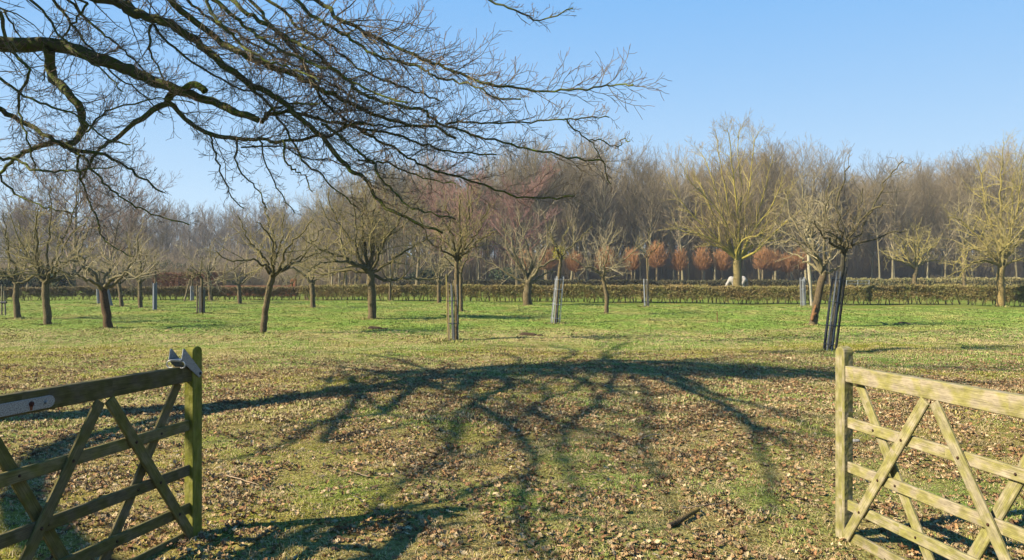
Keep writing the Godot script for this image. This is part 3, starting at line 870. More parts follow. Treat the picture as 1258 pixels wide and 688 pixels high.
	part("wound", nets(wb, Vector3(-0.25, 0.05, -0.05), Vector3(0.3, 0.85, 0.3), 0.02, 0.03), M.wound, hurt).set_meta("label", "split orange-brown wound in the bark")
	var md: float = 28.0
	var mpos := P(687, 311, md)
	var mis := thing("mistletoe", "round yellow-green mistletoe clump at the head of the leaning guarded young tree", "mistletoe", mpos)
	var mleaf := MB.new()
	for k in 420:
		var dr: Vector3 = rdir()
		var p: Vector3 = dr * 0.30 * pow(rng.randf(), 0.4)
		var nn: Vector3 = (rdir() + dr * 0.4 + Vector3(0, 0.4, 0)).normalized()
		var u: Vector3 = (dr + rdir() * 0.6).normalized() * 0.034
		var w: Vector3 = nn.cross(u).normalized() * 0.010
		var sh: float = rng.randf_range(0.7, 1.3)
		mleaf.quad(p - u, p + w, p + u, p - w, nn, Color(0.20 * sh, 0.19 * sh, 0.02 * sh))
	part("foliage", mleaf.mesh(), M.hedge_leaf, mis).set_meta("kind", "stuff")
	var mst := MB.new()
	for k in 30:
		var dr: Vector3 = rdir()
		mst.tube(PackedVector3Array([Vector3.ZERO, dr * 0.13, (dr + rdir() * 0.5).normalized() * 0.27]), PackedFloat32Array([0.008, 0.006, 0.003]), 4, Color(0.17, 0.16, 0.04), Color(0.2, 0.19, 0.04))
	part("stems", mst.mesh(), M.twig, mis)
	# the far row before the left hedge
	traced_tree(tree, "small yellow-footed tree before the left hedge, right behind the gnarled tree", [150, 376, 148, 360, 146, 347], 4.5, [[0.4, 138, 336, 130, 322], [-0.4, 150, 332, 154, 312], [0.3, 145, 328, 142, 306]], far, 4, 2.8)
	traced_tree(tree, "upright small tree with dark trunk, left of the blue-grey tube guard", [173, 379, 172, 362, 172, 346], 5, [[0.4, 164, 332, 156, 316], [-0.4, 176, 330, 182, 310], [0.3, 171, 326, 170, 300], [-0.6, 184, 336, 196, 326]], ap, 4, 2.6)
	traced_tree(tree, "slim grey tree forking high, right of the dark plank guard", [259, 371, 258, 356, 256, 340], 4.5, [[0.5, 250, 326, 242, 308], [-0.5, 258, 322, 260, 300], [0.4, 264, 328, 274, 312]], farp, 5, 3.0)
	traced_tree(tree, "small tree with whitish crooked limbs before the low brick wall", [295, 373, 294, 360, 293, 347], 5, [[0.3, 289, 336, 287, 328, 291, 316], [-0.3, 296, 336, 302, 326, 304, 310], [0.5, 304, 341, 316, 333, 330, 328]], farp, 3, 2.6)
	traced_tree(tree, "tiny dark tree close to the left hedge, behind the leaning slender tree", [358, 366, 358, 356, 359, 348], 2, [[0.4, 353, 340, 348, 330], [-0.4, 363, 340, 368, 330]], far, 4, 2.4)
	traced_tree(tree, "thin small tree close to the hedge, right of the thick straight trunk", [479, 370, 479, 358, 479, 346], 3, [[0.4, 474, 334, 468, 320], [-0.4, 484, 334, 490, 320]], far, 4, 2.4)
	# young trees in their guards
	var thin := fruit_params(B_OLIVE, 0.8, 0.09, 0.8)
	traced_tree("young_tree", "thin young tree leaning right out of the grey slatted metal guard", [683, 397, 685, 360, 689, 318], 4.5, [[0.2, 690, 304, 694, 288, 700, 272], [-0.3, 685, 306, 678, 292, 676, 276], [0.3, 696, 308, 712, 292, 728, 278]], thin, 2, 1.2, "young trees in tree guards")
	traced_tree("young_tree", "pole-thin young tree standing in the narrow guard right of the pollarded tree", [795, 378, 796, 350, 795, 318], 2.6, [[0.2, 797, 300, 796, 284], [-0.4, 788, 308, 778, 300], [0.3, 803, 308, 812, 300]], thin, 2, 1.0, "young trees in tree guards")
	traced_tree("young_tree", "bare young stem with reddish tip standing in the blue-grey tube guard", [191, 382, 191, 360, 191, 330], 2.2, [[0.2, 190, 322, 192, 310], [-0.3, 184, 338, 176, 342], [0.3, 199, 338, 208, 332]], thin, 0, 1.0, "young trees in tree guards")
	traced_tree("young_tree", "young stem standing in the dark plank guard in the left meadow", [248, 386, 248, 364, 248, 342], 3.4, [[0.2, 247, 330, 248, 316], [-0.3, 242, 334, 234, 326]], thin, 2, 1.0, "young trees in tree guards")
	traced_tree("young_tree", "young umbrella-headed tree in the small far blue guard beside a slanting prop", [236, 371, 236, 356, 236, 344], 2.2, [[0.2, 228, 336, 216, 332], [-0.3, 244, 336, 256, 334], [0.2, 236, 334, 237, 322]], thin, 3, 1.5, "young trees in tree guards")
	traced_tree("young_tree", "young tree in the far upright blue guard behind the gnarled trunk", [122, 373, 122, 356, 122, 338], 2.2, [[0.2, 118, 328, 114, 318], [-0.2, 126, 328, 130, 316]], thin, 2, 1.4, "young trees in tree guards")
	# beyond the hedge
	traced_tree("big_tree", "big broad tree with fan of yellow-green limbs rising behind the hedge, right of centre", [906, 358, 906, 338, 906, 317], 10, [[-1.0, 889, 302, 862, 276, 838, 250, 822, 226], [1.0, 924, 302, 950, 274, 966, 246, 976, 218], [0.5, 896, 300, 880, 272, 864, 236, 850, 206], [-0.5, 903, 290, 892, 240, 884, 192, 880, 166], [0.4, 908, 290, 911, 240, 906, 180, 910, 154], [-0.8, 918, 298, 930, 268, 941, 228, 950, 190], [0.9, 925, 302, 945, 284, 960, 260, 968, 232], [-1.2, 893, 306, 870, 292, 846, 286, 824, 280], [1.5, 916, 310, 938, 298, 960, 292], [-2.2, 900, 290, 874, 250, 850, 226, 836, 202], [2.2, 912, 286, 920, 230, 926, 180, 932, 162], [-2.6, 908, 290, 902, 230, 896, 170, 893, 158], [2.8, 897, 300, 884, 250, 868, 200, 858, 184], [-2.0, 922, 290, 950, 250, 962, 214]], big_params(), 8, 5.6, "trees beyond the meadow hedge", 61.0, [Color(0.20, 0.16, 0.085), Color(0.20, 0.17, 0.075)])
	traced_tree("small_round_tree", "small round-headed pale olive tree between the two hedges at right", [1122, 350, 1124, 340, 1126, 328], 5.5, [[0.6, 1114, 316, 1104, 300, 1096, 290], [-0.6, 1128, 310, 1128, 290, 1124, 276], [0.5, 1136, 316, 1146, 302, 1156, 292], [-0.8, 1116, 324, 1098, 318, 1086, 316], [0.8, 1134, 322, 1150, 320, 1164, 322]], fruit_params(B_LIME, 0.75, 0.03, 2.0), 6, 4.0, "trees beyond the meadow hedge", 60.0)
	traced_tree("slim_tree", "slim tall tree at the right edge between the hedges, behind the lichen-orange trunk", [1186, 352, 1184, 330, 1185, 300], 4, [[0.4, 1180, 270, 1178, 240, 1182, 214], [-0.4, 1190, 266, 1196, 240, 1198, 214], [0.5, 1176, 280, 1166, 262]], fruit_params(B_PALE, 0.55, 0.08, 1.8), 3, 4.0, "trees beyond the meadow hedge", 64.0)

func big_params() -> Dictionary:
	return {"last": 3, "seg": [5, 4, 3, 2], "bend": [0.13, 0.15, 0.16, 0.15], "up": [0.04, 0.04, 0.04, 0.04], "ang": [0.7, 0.7, 0.7, 0.65],
		"dens": [3.4, 4.2, 4.4, 3.5], "ratio": [0.42, 0.5, 0.5, 0.5], "rmin": 0.008, "rise": 0.3, "lmin": 0.3, "fat": 0.014, "limb": 0.78, "lmax": [2.3, 1.2, 0.6, 0.6], "col": [Color(0.30, 0.262, 0.06), Color(0.31, 0.268, 0.068), Color(0.25, 0.21, 0.08), Color(0.185, 0.145, 0.085), Color(0.16, 0.12, 0.085)]}

# ---------------------------------------------------------------- tree guards
func guard(label: String, base: Array, tip: Array, rad: float, slats: int, sw: float, cols: Array, rings: Array, ringcol: Color, posts: Array, m: Material) -> Node3D:
	var d: float = dist_of(base[1])
	var b0: Vector3 = P(base[0], base[1], d)
	var at := onto(b0.x, b0.z)
	feet.append(at)
	var axis: Vector3 = P(tip[0], tip[1], d) - b0
	var o := thing("tree_guard", label, "tree guard", at, "tree guards in the meadow")
	var up: Vector3 = axis.normalized()
	var u: Vector3 = up.cross(Vector3.BACK).normalized()
	var w: Vector3 = u.cross(up)
	for k in slats:
		var a: float = TAU * (k + 0.25) / slats
		var c: Vector3 = (u * cos(a) + w * sin(a))
		var tng: Vector3 = (w * cos(a) - u * sin(a))
		var h: float = axis.length() * rng.randf_range(0.95, 1.04)
		var mb := MB.new()
		var j: Vector3 = rdir() * rad * 0.1
		mb.plank(PackedVector2Array([Vector2(-sw, -0.05), Vector2(sw, -0.05), Vector2(sw * 0.9, h), Vector2(-sw * 0.9, h)]), c * rad + j, tng, (up + rdir() * 0.02).normalized(), c, 0.014, 0.003, cols[k % cols.size()])
		part("slat", mb.mesh(), m, o)
	for t in rings:
		var mb := MB.new()
		var pts := PackedVector3Array()
		for k in 17:
			var a: float = TAU * k / 16.0
			pts.push_back(axis * t + (u * cos(a) + w * sin(a)) * (rad + 0.012))
		mb.tube(pts, tapered(17, 0.009, 0.009), 5, ringcol, ringcol)
		part("band", mb.mesh(), m, o)
	for p in posts:
		# [side offset, depth offset, height, radius, colour]
		var mb := MB.new()
		var a := Vector3(p[0], -0.1, p[1])
		var tp: Vector3 = a + axis.normalized() * (p[2] + 0.1)
		mb.tube(PackedVector3Array([a, a.lerp(tp, 0.5), tp]), PackedFloat32Array([p[3], p[3], p[3] * 0.95]), 8, p[4], p[4])
		mb.cap(tp, axis.normalized(), p[3] * 0.95, 8, p[4])
		part("stake", mb.mesh(), M.bark, o)
	return o

func build_guards() -> void:
	var grey_blue := Color(0.165, 0.195, 0.225)
	var zinc := Color(0.30, 0.33, 0.36)
	var black := Color(0.032, 0.042, 0.058)
	var wood := Color(0.25, 0.21, 0.10)
	guard("pale strips tied round a young trunk with two dark bands and yellow lichen stakes", [557, 419], [555, 346], 0.13, 6, 0.02, [grey_blue, Color(0.25, 0.255, 0.25), Color(0.16, 0.13, 0.09)], [0.3, 0.68], black, [[-0.13, 0.05, 1.85, 0.03, Color(0.20, 0.18, 0.085)], [0.11, -0.08, 1.7, 0.026, wood]], M.strip)
	guard("leaning grey slatted metal guard in front of the hedge, centre of the meadow", [682, 397], [687, 340], 0.165, 11, 0.013, [zinc, Color(0.36, 0.385, 0.41), Color(0.22, 0.24, 0.26)], [0.12, 0.42, 0.74, 0.95], zinc, [], M.galv)
	guard("narrow grey guard standing alone before the hedge, right of the pollarded tree", [794, 378], [793, 344], 0.13, 6, 0.028, [Color(0.22, 0.22, 0.22), Color(0.26, 0.24, 0.2), grey_blue], [0.2, 0.85], black, [[0.14, 0.0, 1.35, 0.035, Color(0.25, 0.22, 0.16)]], M.strip)
	guard("pale grey guard left of the birch-like tree before the hedge", [987, 376], [986, 341], 0.14, 7, 0.03, [zinc, Color(0.25, 0.255, 0.26)], [0.15, 0.6, 0.9], zinc, [], M.galv)
	guard("leaning cage of black stakes tied with dark bands, beside the right gate post", [1018, 434], [1030, 338], 0.125, 6, 0.019, [black, Color(0.05, 0.07, 0.10), Color(0.065, 0.08, 0.10)], [0.1, 0.34, 0.64, 0.93], Color(0.03, 0.04, 0.06), [[-0.12, -0.04, 1.75, 0.022, black], [0.13, 0.06, 2.0, 0.024, Color(0.04, 0.045, 0.05)]], M.strip)
	guard("blue-grey tube guard round a bare stem in the left meadow", [190, 382], [190, 347], 0.085, 7, 0.04, [grey_blue, Color(0.15, 0.175, 0.19)], [0.3, 0.9], grey_blue, [], M.strip)
	guard("dark weathered plank guard with three boards in the left meadow", [247, 386], [247, 353], 0.15, 5, 0.06, [Color(0.13, 0.125, 0.10), Color(0.10, 0.10, 0.09), Color(0.17, 0.15, 0.11)], [0.2, 0.85], black, [[-0.17, 0.02, 1.28, 0.04, Color(0.18, 0.16, 0.11)]], M.strip)
	guard("small far blue guard beside a slanting wooden prop", [236, 371], [236, 352], 0.09, 6, 0.05, [grey_blue, Color(0.15, 0.175, 0.195)], [0.9], grey_blue, [], M.strip)
	guard("far upright blue guard just left of the gnarled dark trunk", [122, 373], [121, 354], 0.1, 6, 0.05, [grey_blue, Color(0.14, 0.165, 0.185)], [0.9], grey_blue, [], M.strip)
	guard("far blue guard leaning left, just right of the gnarled dark trunk", [136, 375], [131, 355], 0.11, 6, 0.05, [grey_blue, Color(0.14, 0.165, 0.19)], [0.9], grey_blue, [], M.strip)
	# the slanting prop and the crossed stakes at the far left
	var d: float = dist_of(371.0)
	var b := P(226, 371, d)
	var o := thing("tree_prop", "slanting grey wooden prop pole leaning toward the small far blue guard", "pole", onto(b.x, b.z))
	var mb := MB.new()
	var tp: Vector3 = P(234, 342, d) - b
	mb.tube(PackedVector3Array([Vector3(0, -0.1, 0), tp * 0.5, tp]), PackedFloat32Array([0.055, 0.05, 0.045]), 8, Color(0.22, 0.19, 0.13), Color(0.24, 0.20, 0.14))
	mb.cap(tp, tp.normalized(), 0.045, 8, Color(0.24, 0.2, 0.14))
	part("pole", mb.mesh(), M.bark, o)
	d = dist_of(388.0)
	b = P(3, 388, d)
	o = thing("tree_stakes", "pair of thin wooden stakes joined by a black tie at the far left edge", "stakes", onto(b.x, b.z))
	for s in [[2.0, 388.0, 2.5, 350.0], [7.0, 388.0, 5.0, 358.0]]:
		mb = MB.new()
		var p0: Vector3 = P(s[0], s[1], d) - b + Vector3(0, -0.1, 0)
		var p1: Vector3 = P(s[2], s[3], d) - b
		mb.tube(PackedVector3Array([p0, p0.lerp(p1, 0.5), p1]), PackedFloat32Array([0.035, 0.033, 0.03]), 8, Color(0.19, 0.17, 0.14), Color(0.22, 0.2, 0.16))
		mb.cap(p1, Vector3.UP, 0.03, 8, Color(0.22, 0.2, 0.16))
		part("stake", mb.mesh(), M.bark, o)
	mb = MB.new()
	var q0: Vector3 = P(1, 372, d) - b
	var q1: Vector3 = P(8, 372, d) - b
	mb.tube(PackedVector3Array([q0, q1]), PackedFloat32Array([0.05, 0.05]), 8, black, black)
	part("tie", mb.mesh(), M.strip, o)

# ---------------------------------------------------------------- the tree that hangs over the gate
func canopy_d(px: float, py: float) -> float:
	return 12.4 - px * 0.0022 + (py - 100.0) * 0.003

func shade_point(px: float, py: float, h: float) -> Vector3:
	# the point h above the ground whose shade falls on a spot of the meadow
	var d: float = dist_of(py)
	var k: float = h / tan(SUN_EL)
	return Vector3((px - CX) / F * d - SUN_TO.x * k, h, -(d - SUN_TO.y * k))

func build_overhanging_tree() -> void:
	var base := onto(-11.0, -8.05)
	var o := thing("overhanging_tree", "large mossy-limbed bare tree at left whose long branches hang across the sky", "tree", base)
	var bark0 := Color(0.078, 0.066, 0.043)
	var bark1 := Color(0.092, 0.083, 0.046)
	var tw := {"last": 2, "seg": [5, 4, 3, 2], "bend": [0.32, 0.42, 0.4, 0.2], "up": [0.0, 0.02, 0.05, 0.06], "ang": [0.62, 0.75, 0.8, 0.8],
		"dens": [15.5, 13.0, 8.5, 7.0], "ratio": [0.21, 0.46, 0.42, 0.5], "rmin": 0.0034, "rise": 0.25, "lmin": 0.07, "fat": 0.0095, "lmax": [1.0, 0.42, 0.22, 0.12],
		"col": [Color(0.125, 0.112, 0.056), Color(0.135, 0.118, 0.064), Color(0.135, 0.106, 0.066), Color(0.135, 0.09, 0.07), Color(0.15, 0.085, 0.07)]}
	var top_p := Vector3(-10.85, 5.0, -8.25)
	var mb := MB.new()
	var tp := smooth_path(PackedVector3Array([Vector3(0, -0.15, 0), Vector3(0.05, 1.2, -0.02), Vector3(0.02, 3.0, -0.1), top_p - base]), 6, 0.012)
	var rr := tapered(tp.size(), 0.36, 0.3)
	rr[0] = 0.55; rr[1] = 0.44; rr[2] = 0.39
	mb.tube(tp, rr, 16, Color(0.15, 0.13, 0.085), bark1)
	part("trunk", mb.mesh(), M.moss_bark, o)
	var twigs := MB.new()
	# leader and the boughs on the camera's side of the crown, which throw their shade across the foreground
	var lead := PackedVector3Array([top_p])
	for e in [[250, 507, 5.6], [350, 496, 6.2], [450, 483, 6.8], [520, 471, 7.2], [590, 459, 7.6], [670, 449, 7.9], [740, 441, 8.2]]:
		lead.push_back(shade_point(e[0], e[1], e[2]))
	bough(o, twigs, lead, base, 0.125, 0.035, tw, bark1, 0.2)
	var crown_p: Vector3 = lead[lead.size() - 1]
	var hid := [
		[5, 0.075, 0.02, [630, 470, 7.6, 612, 482, 7.6, 596, 492, 7.2, 590, 500, 7.0, 616, 516, 6.6, 645, 540, 6.2, 657, 562, 5.9, 648, 600, 5.5, 640, 636, 5.2, 652, 662, 5.0, 694, 700, 4.8]],
		[7, 0.07, 0.018, [760, 452, 8.1, 750, 476, 7.8, 735, 498, 7.5, 706, 518, 7.3, 690, 550, 7.0, 706, 586, 6.8, 720, 620, 6.5]],
		[7, 0.07, 0.02, [790, 452, 8.1, 835, 470, 7.9, 865, 487, 7.7, 895, 503, 7.5, 930, 524, 7.3, 962, 541, 7.1, 1000, 556, 7.0]],
		[7, 0.08, 0.018, [830, 462, 8.2, 880, 486, 8.2, 930, 498, 8.1, 985, 520, 8.0, 1030, 540, 8.0]],
		[7, 0.07, 0.016, [870, 490, 8.0, 912, 512, 7.7, 934, 552, 7.4, 946, 586, 7.2, 940, 630, 7.0]],
		[0, 0.11, 0.02, [90, 540, 5.0, 40, 600, 5.0, 120, 690, 5.0, 300, 692, 4.9, 377, 654, 4.9, 442, 637, 4.9, 480, 628, 5.0, 520, 620, 5.0, 560, 613, 5.0, 600, 600, 5.1, 640, 592, 5.2]],
		[0, 0.08, 0.02, [70, 560, 5.0, 20, 640, 5.0, 130, 730, 4.9, 330, 720, 4.8, 420, 690, 4.6, 500, 660, 4.7, 560, 640, 4.8]],
		[3, 0.06, 0.02, [400, 541, 6.4, 452, 531, 6.5, 505, 522, 6.6, 546, 515, 6.8, 600, 506, 7.0, 650, 500, 7.2]],
		[4, 0.08, 0.018, [470, 505, 6.9, 400, 520, 6.5, 320, 556, 6.2, 250, 572, 6.0]],
		[5, 0.10, 0.02, [560, 481, 7.2, 511, 468, 7.3, 455, 457, 7.4, 390, 448, 7.5, 320, 446, 7.6]],
		[7, 0.055, 0.018, [815, 457, 8.5, 870, 461, 8.8, 930, 462, 9.0, 1000, 466, 9.2, 1080, 474, 9.4]],
		[6, 0.05, 0.018, [700, 436, 8.8, 700, 428, 9.4, 660, 425, 10.0, 600, 424, 10.6]],
		[7, 0.05, 0.016, [720, 470, 8.0, 660, 500, 7.4, 600, 550, 6.8, 520, 580, 6.2, 480, 612, 5.8, 446, 634, 5.6]],
		[7, 0.045, 0.016, [780, 462, 8.2, 800, 500, 7.8, 790, 540, 7.5, 810, 590, 7.1]],
		[6, 0.06, 0.016, [690, 456, 7.8, 640, 474, 7.5, 590, 486, 7.2, 540, 500, 7.0, 540, 530, 6.7, 560, 560, 6.4]],
		[4, 0.07, 0.016, [540, 462, 7.6, 480, 440, 8.2, 400, 432, 8.6, 330, 436, 8.8]],
		[5, 0.06, 0.016, [640, 446, 8.2, 620, 434, 8.6, 560, 430, 9.0, 500, 428, 9.4]],
		[7, 0.045, 0.02, [790, 428, 9.4, 900, 430, 10.2, 1000, 434, 11.0, 1080, 430, 11.6, 1160, 430, 12.0, 1260, 428, 12.5]],
		[7, 0.045, 0.02, [850, 470, 9.0, 960, 462, 10.4, 1080, 450, 11.2, 1180, 456, 11.8, 1280, 450, 12.2]],
		[7, 0.045, 0.02, [770, 420, 9.6, 900, 416, 10.8, 1000, 416, 11.8, 1100, 410, 12.5, 1220, 405, 13.0]],
		[7, 0.08, 0.016, [900, 452, 8.6, 1000, 458, 8.8, 1120, 468, 9.0, 1240, 470, 9.3]],
	]
	# the finer web of side boughs high in the crown
	for k in 36:
		var from: int = rng.randi_range(3, 7)
		var ex: float = rng.randf_range(330.0, 1240.0)
		var ey: float = rng.randf_range(415.0, 500.0)
		if k % 4 == 0:
			ey = rng.randf_range(480.0, 640.0); ex = rng.randf_range(420.0, 1000.0)
		var h1: float = rng.randf_range(8.4, 11.0) if ey < 480.0 else rng.randf_range(6.0, 7.5)
		var a3: Vector3 = lead[from]
		var b3: Vector3 = shade_point(ex, ey, h1)
		if a3.distance_to(b3) > 9.0: b3 = a3 + (b3 - a3).normalized() * 9.0
		var pts := PackedVector3Array([a3])
		var ok := true
		for i in range(1, 5):
			var q: Vector3 = a3.lerp(b3, i / 4.0) + rdir() * 0.4
			pts.push_back(q)
			var px: float = CX + F * q.x / -q.z
			var py: float = HY - F * (q.y - EYE) / -q.z
			if q.z > -0.5 or (px > -60 and px < 1300 and py > -40): ok = false
		if ok: bough(o, twigs, pts, base, rng.randf_range(0.03, 0.055), 0.012, tw, bark1, 0.8)
	var off := 0
	for h in hid:
		var pts := PackedVector3Array([lead[h[0]]])
		var list: Array = h[3]
		for i in range(0, list.size(), 3):
			pts.push_back(shade_point(list[i], list[i + 1], list[i + 2]))
		for q in pts:
			var px: float = CX + F * q.x / -q.z
			var py: float = HY - F * (q.y - EYE) / -q.z
			if q.z < -0.2 and px > 0 and px < 1258 and py > 0: off += 1
		bough(o, twigs, pts, base, h[1], h[2], tw, bark1, 0.4 if h[0] < 4 else (2.2 if list[list.size() - 1] > 11.0 else 0.75))
	if off: print("boughs meant for outside the frame have points inside: ", off)
	# boughs in view: [parent point (0 trunk top, 1.. leader), offset of depth at start and end, width in px at start and end, pixels...]
	var A := [0, 0.0, 0.3, 19.0, 8.0, [0, 54, 67, 56, 110, 68, 150, 83, 184, 98, 217, 110, 254, 122, 287, 135, 318, 148]]
	var B := [5, 0.5, -0.2, 13.0, 3.0, [117, -3, 147, 5, 167, 16, 200, 26, 234, 44, 252, 60, 282, 85, 305, 102, 336, 118, 368, 144, 395, 168, 426, 204, 445, 217, 467, 249, 499, 268, 544, 286]]
	var C := [0, -0.6, -0.6, 8.0, 2.2, [0, 134, 23, 148, 61, 169, 80, 180, 105, 187, 129, 190, 150, 202, 174, 218, 200, 236]]
	var ents := [
		[6, 0.2, 0.6, 9.0, 3.0, [205, -6, 231, 19, 273, 52, 305, 70, 340, 84, 374, 98, 400, 113, 426, 124, 458, 140, 498, 152, 536, 157, 560, 170]],
		[5, -0.9, -0.8, 5.0, 2.0, [252, -6, 261, 16, 275, 33, 294, 51, 312, 66, 334, 77, 357, 84, 392, 100]],
		[6, -0.4, -0.5, 5.5, 2.2, [255, -6, 284, 17, 305, 35, 329, 52, 357, 66, 383, 78, 409, 85, 430, 98, 470, 118, 500, 126]],
		[7, 0.0, 0.3, 6.5, 2.0, [278, -6, 305, 16, 329, 31, 357, 49, 383, 61, 400, 77, 427, 97, 437, 110, 461, 122, 491, 130, 520, 136, 534, 148, 557, 157, 587, 167, 627, 177, 667, 186, 708, 195, 742, 198]],
		[7, 0.6, 0.8, 5.0, 2.2, [302, -6, 322, 17, 333, 31, 362, 60, 380, 90, 400, 127, 423, 145, 458, 168, 484, 182, 508, 197, 529, 208, 560, 216, 600, 229, 637, 242, 675, 244, 706, 241]],
		[7, 0.9, 0.5, 5.0, 2.0, [318, -6, 345, 12, 366, 33, 392, 47, 409, 58, 440, 84, 470, 98, 510, 112, 540, 124]],
		[7, -0.3, -0.4, 5.0, 1.8, [358, -6, 388, 23, 400, 29, 417, 38, 438, 52, 466, 70, 494, 77, 520, 84, 532, 92, 557, 99, 592, 108, 606, 120, 640, 122]],
		[7, 0.1, -0.3, 6.0, 1.7, [370, -6, 400, 7, 419, 26, 447, 38, 475, 52, 508, 68, 540, 80, 567, 91, 592, 101, 634, 109, 680, 111, 720, 110, 752, 105, 778, 104]],
		[7, 0.9, 1.1, 3.5, 1.6, [560, -10, 600, 0, 634, 13, 664, 25, 704, 10]],
		[3, -0.3, -0.3, 4.0, 1.6, [30, -6, 58, 21, 73, 42, 96, 66, 130, 90, 150, 112]],
		[3, 0.4, 0.5, 4.5, 1.6, [60, -6, 82, 23, 98, 44, 113, 59, 138, 90, 170, 112, 200, 140]],
		[4, 0.6, 0.7, 4.5, 1.6, [80, -6, 105, 21, 129, 44, 148, 59, 170, 80, 205, 108]],
		[4, 0.1, 0.2, 3.5, 1.5, [108, 4, 92, 26, 78, 44, 60, 70, 52, 100]],
		[5, 0.7, 0.5, 5.0, 1.8, [150, -6, 190, 32, 215, 60, 262, 92, 300, 110, 330, 116]],
		[6, 0.9, 0.9, 4.5, 1.8, [225, -6, 250, 18, 290, 40, 330, 66, 370, 84, 420, 110, 450, 130]],
		[3, -0.9, -0.9, 5.0, 1.8, [0, 14, 14, 60, 37, 87, 25, 114, 25, 144, 34, 172, 43, 206]],
		[2, -1.0, -1.1, 4.0, 1.6, [0, 96, 30, 118, 66, 132, 92, 142, 130, 170, 160, 178]],
		[0, -1.3, -1.2, 4.5, 1.6, [0, 194, 26, 199, 42, 209, 68, 211, 98, 209, 140, 204]],
		[0, -1.3, -1.3, 3.5, 1.5, [-10, 206, 0, 217, 18, 237, 46, 249, 61, 256, 92, 261]],
		[2, 0.2, 0.2, 3.0, 1.4, [-10, 2, 8, 18, 22, 40, 34, 60, 70, 84]],
	]
	var subs := [
		[A, 1, 0.0, -0.6, 13.0, 3.5, [62, 60, 62, 90, 84, 114, 97, 134, 102, 160, 84, 178, 66, 176, 35, 186, 17, 196, 0, 213]],
		[A, 5, 0.0, -0.6, 9.0, 2.0, [214, 114, 200, 130, 174, 144, 147, 167, 122, 184, 108, 206, 98, 222]],
		[A, 5, 0.0, 0.4, 7.5, 2.0, [207, 126, 234, 150, 261, 164, 291, 170, 320, 171, 348, 174, 385, 168, 412, 164, 440, 152, 478, 155, 522, 158]],
		[A, 8, 0.0, 0.5, 6.0, 2.0, [322, 150, 336, 139, 358, 138, 392, 146, 418, 152, 431, 155, 487, 166, 512, 175, 540, 182, 566, 188, 610, 190]],
		[A, 8, 0.0, -0.4, 4.5, 1.8, [323, 146, 334, 134, 350, 130, 372, 126, 392, 128]],
		[B, 3, 0.0, -0.2, 3.5, 2.0, [186, 30, 183, 56, 190, 76, 201, 97]],
		[B, 9, 0.0, -0.5, 4.5, 1.8, [395, 152, 416, 166, 431, 178, 447, 192, 461, 201, 465, 213, 478, 230, 500, 252, 530, 262, 560, 270]],
		[B, 10, 0.0, 0.2, 3.0, 1.5, [440, 196, 461, 200, 475, 199, 498, 211, 526, 220, 560, 226]],
		[B, 7, 0.0, 0.4, 4.0, 1.6, [300, 100, 330, 130, 352, 162, 372, 196, 396, 216, 420, 240, 440, 256]],
		[ents[3], 10, 0.0, 0.2, 3.0, 1.4, [547, 152, 570, 150, 601, 152, 651, 150, 694, 147, 722, 144, 748, 144]],
		[ents[3], 12, 0.3, 0.4, 2.2, 1.3, [694, 146, 706, 158, 724, 172, 738, 194, 750, 226]],
		[ents[3], 12, 0.3, 0.4, 1.8, 1.2, [724, 172, 742, 173, 758, 181, 766, 171, 774, 173]],
		[C, 2, 0.0, 0.2, 4.0, 1.5, [84, 182, 105, 197, 119, 215, 136, 232, 160, 250, 185, 262, 232, 276]],
		[C, 4, 0.0, -0.4, 3.0, 1.4, [98, 190, 97, 212, 107, 243, 121, 270, 122, 282, 134, 301, 164, 315]],
		[A, 4, 0.0, -0.4, 3.0, 1.4, [105, 162, 119, 148, 136, 134, 174, 127, 202, 120, 240, 128]],
		[ents[2], 3, 0.0, 0.5, 3.0, 1.4, [348, 172, 352, 197, 362, 209, 374, 216, 384, 236]],
		[A, 6, 0.0, -0.3, 3.0, 1.4, [258, 166, 265, 190, 273, 215, 282, 236, 300, 256]],
		[A, 7, 0.0, -0.3, 3.0, 1.4, [292, 172, 290, 200, 307, 222, 320, 240, 326, 256]],
		[A, 8, 0.0, -0.5, 2.6, 1.3, [319, 172, 329, 204, 340, 232, 362, 262]],
		[A, 8, 0.2, 0.4, 2.6, 1.3, [296, 181, 346, 181, 374, 194, 410, 197, 430, 208]],
	]
	for e in [A, B, C]:
		view_bough(o, twigs, e, lead[e[0]], base, tw, bark0, bark1, 0.14)
	for e in ents:
		view_bough(o, twigs, e, lead[e[0]], base, tw, bark1, tw.col[0], 0.22)
	for e in subs:
		var par: Array = e[0]
		var list: Array = par[5]
		var n: int = list.size() / 2
		# start on the parent at the nearest of its points
		var best := 0
		for i in n:
			if Vector2(list[i * 2] - e[6][0], list[i * 2 + 1] - e[6][1]).length() < Vector2(list[best * 2] - e[6][0], list[best * 2 + 1] - e[6][1]).length(): best = i
		var f: float = float(best) / (n - 1)
		var dz: float = lerpf(par[1], par[2], f)
		view_bough(o, twigs, [0, dz, dz + e[3], e[4], e[5], e[6]], Vector3.INF, base, tw, bark1, tw.col[0], 0.05)
	# the short mossy stub on the lowest limb
	mb = MB.new()
	var sp := PackedVector3Array()
	for e in [[222, 112], [229, 107], [237, 104], [245, 106], [252, 112]]:
		sp.push_back(P(e[0], e[1], canopy_d(e[0], e[1]) + 0.12) - base)
	sp = smooth_path(sp, 4, 0.006)
	mb.tube(sp, tapered(sp.size(), 0.05, 0.06), 9, Color(0.09, 0.085, 0.035), Color(0.115, 0.12, 0.03))
	part("mossy_stub", mb.mesh(), M.moss_bark, o)
	part("twigs", twigs.mesh(), M.twig, o).set_meta("kind", "stuff")

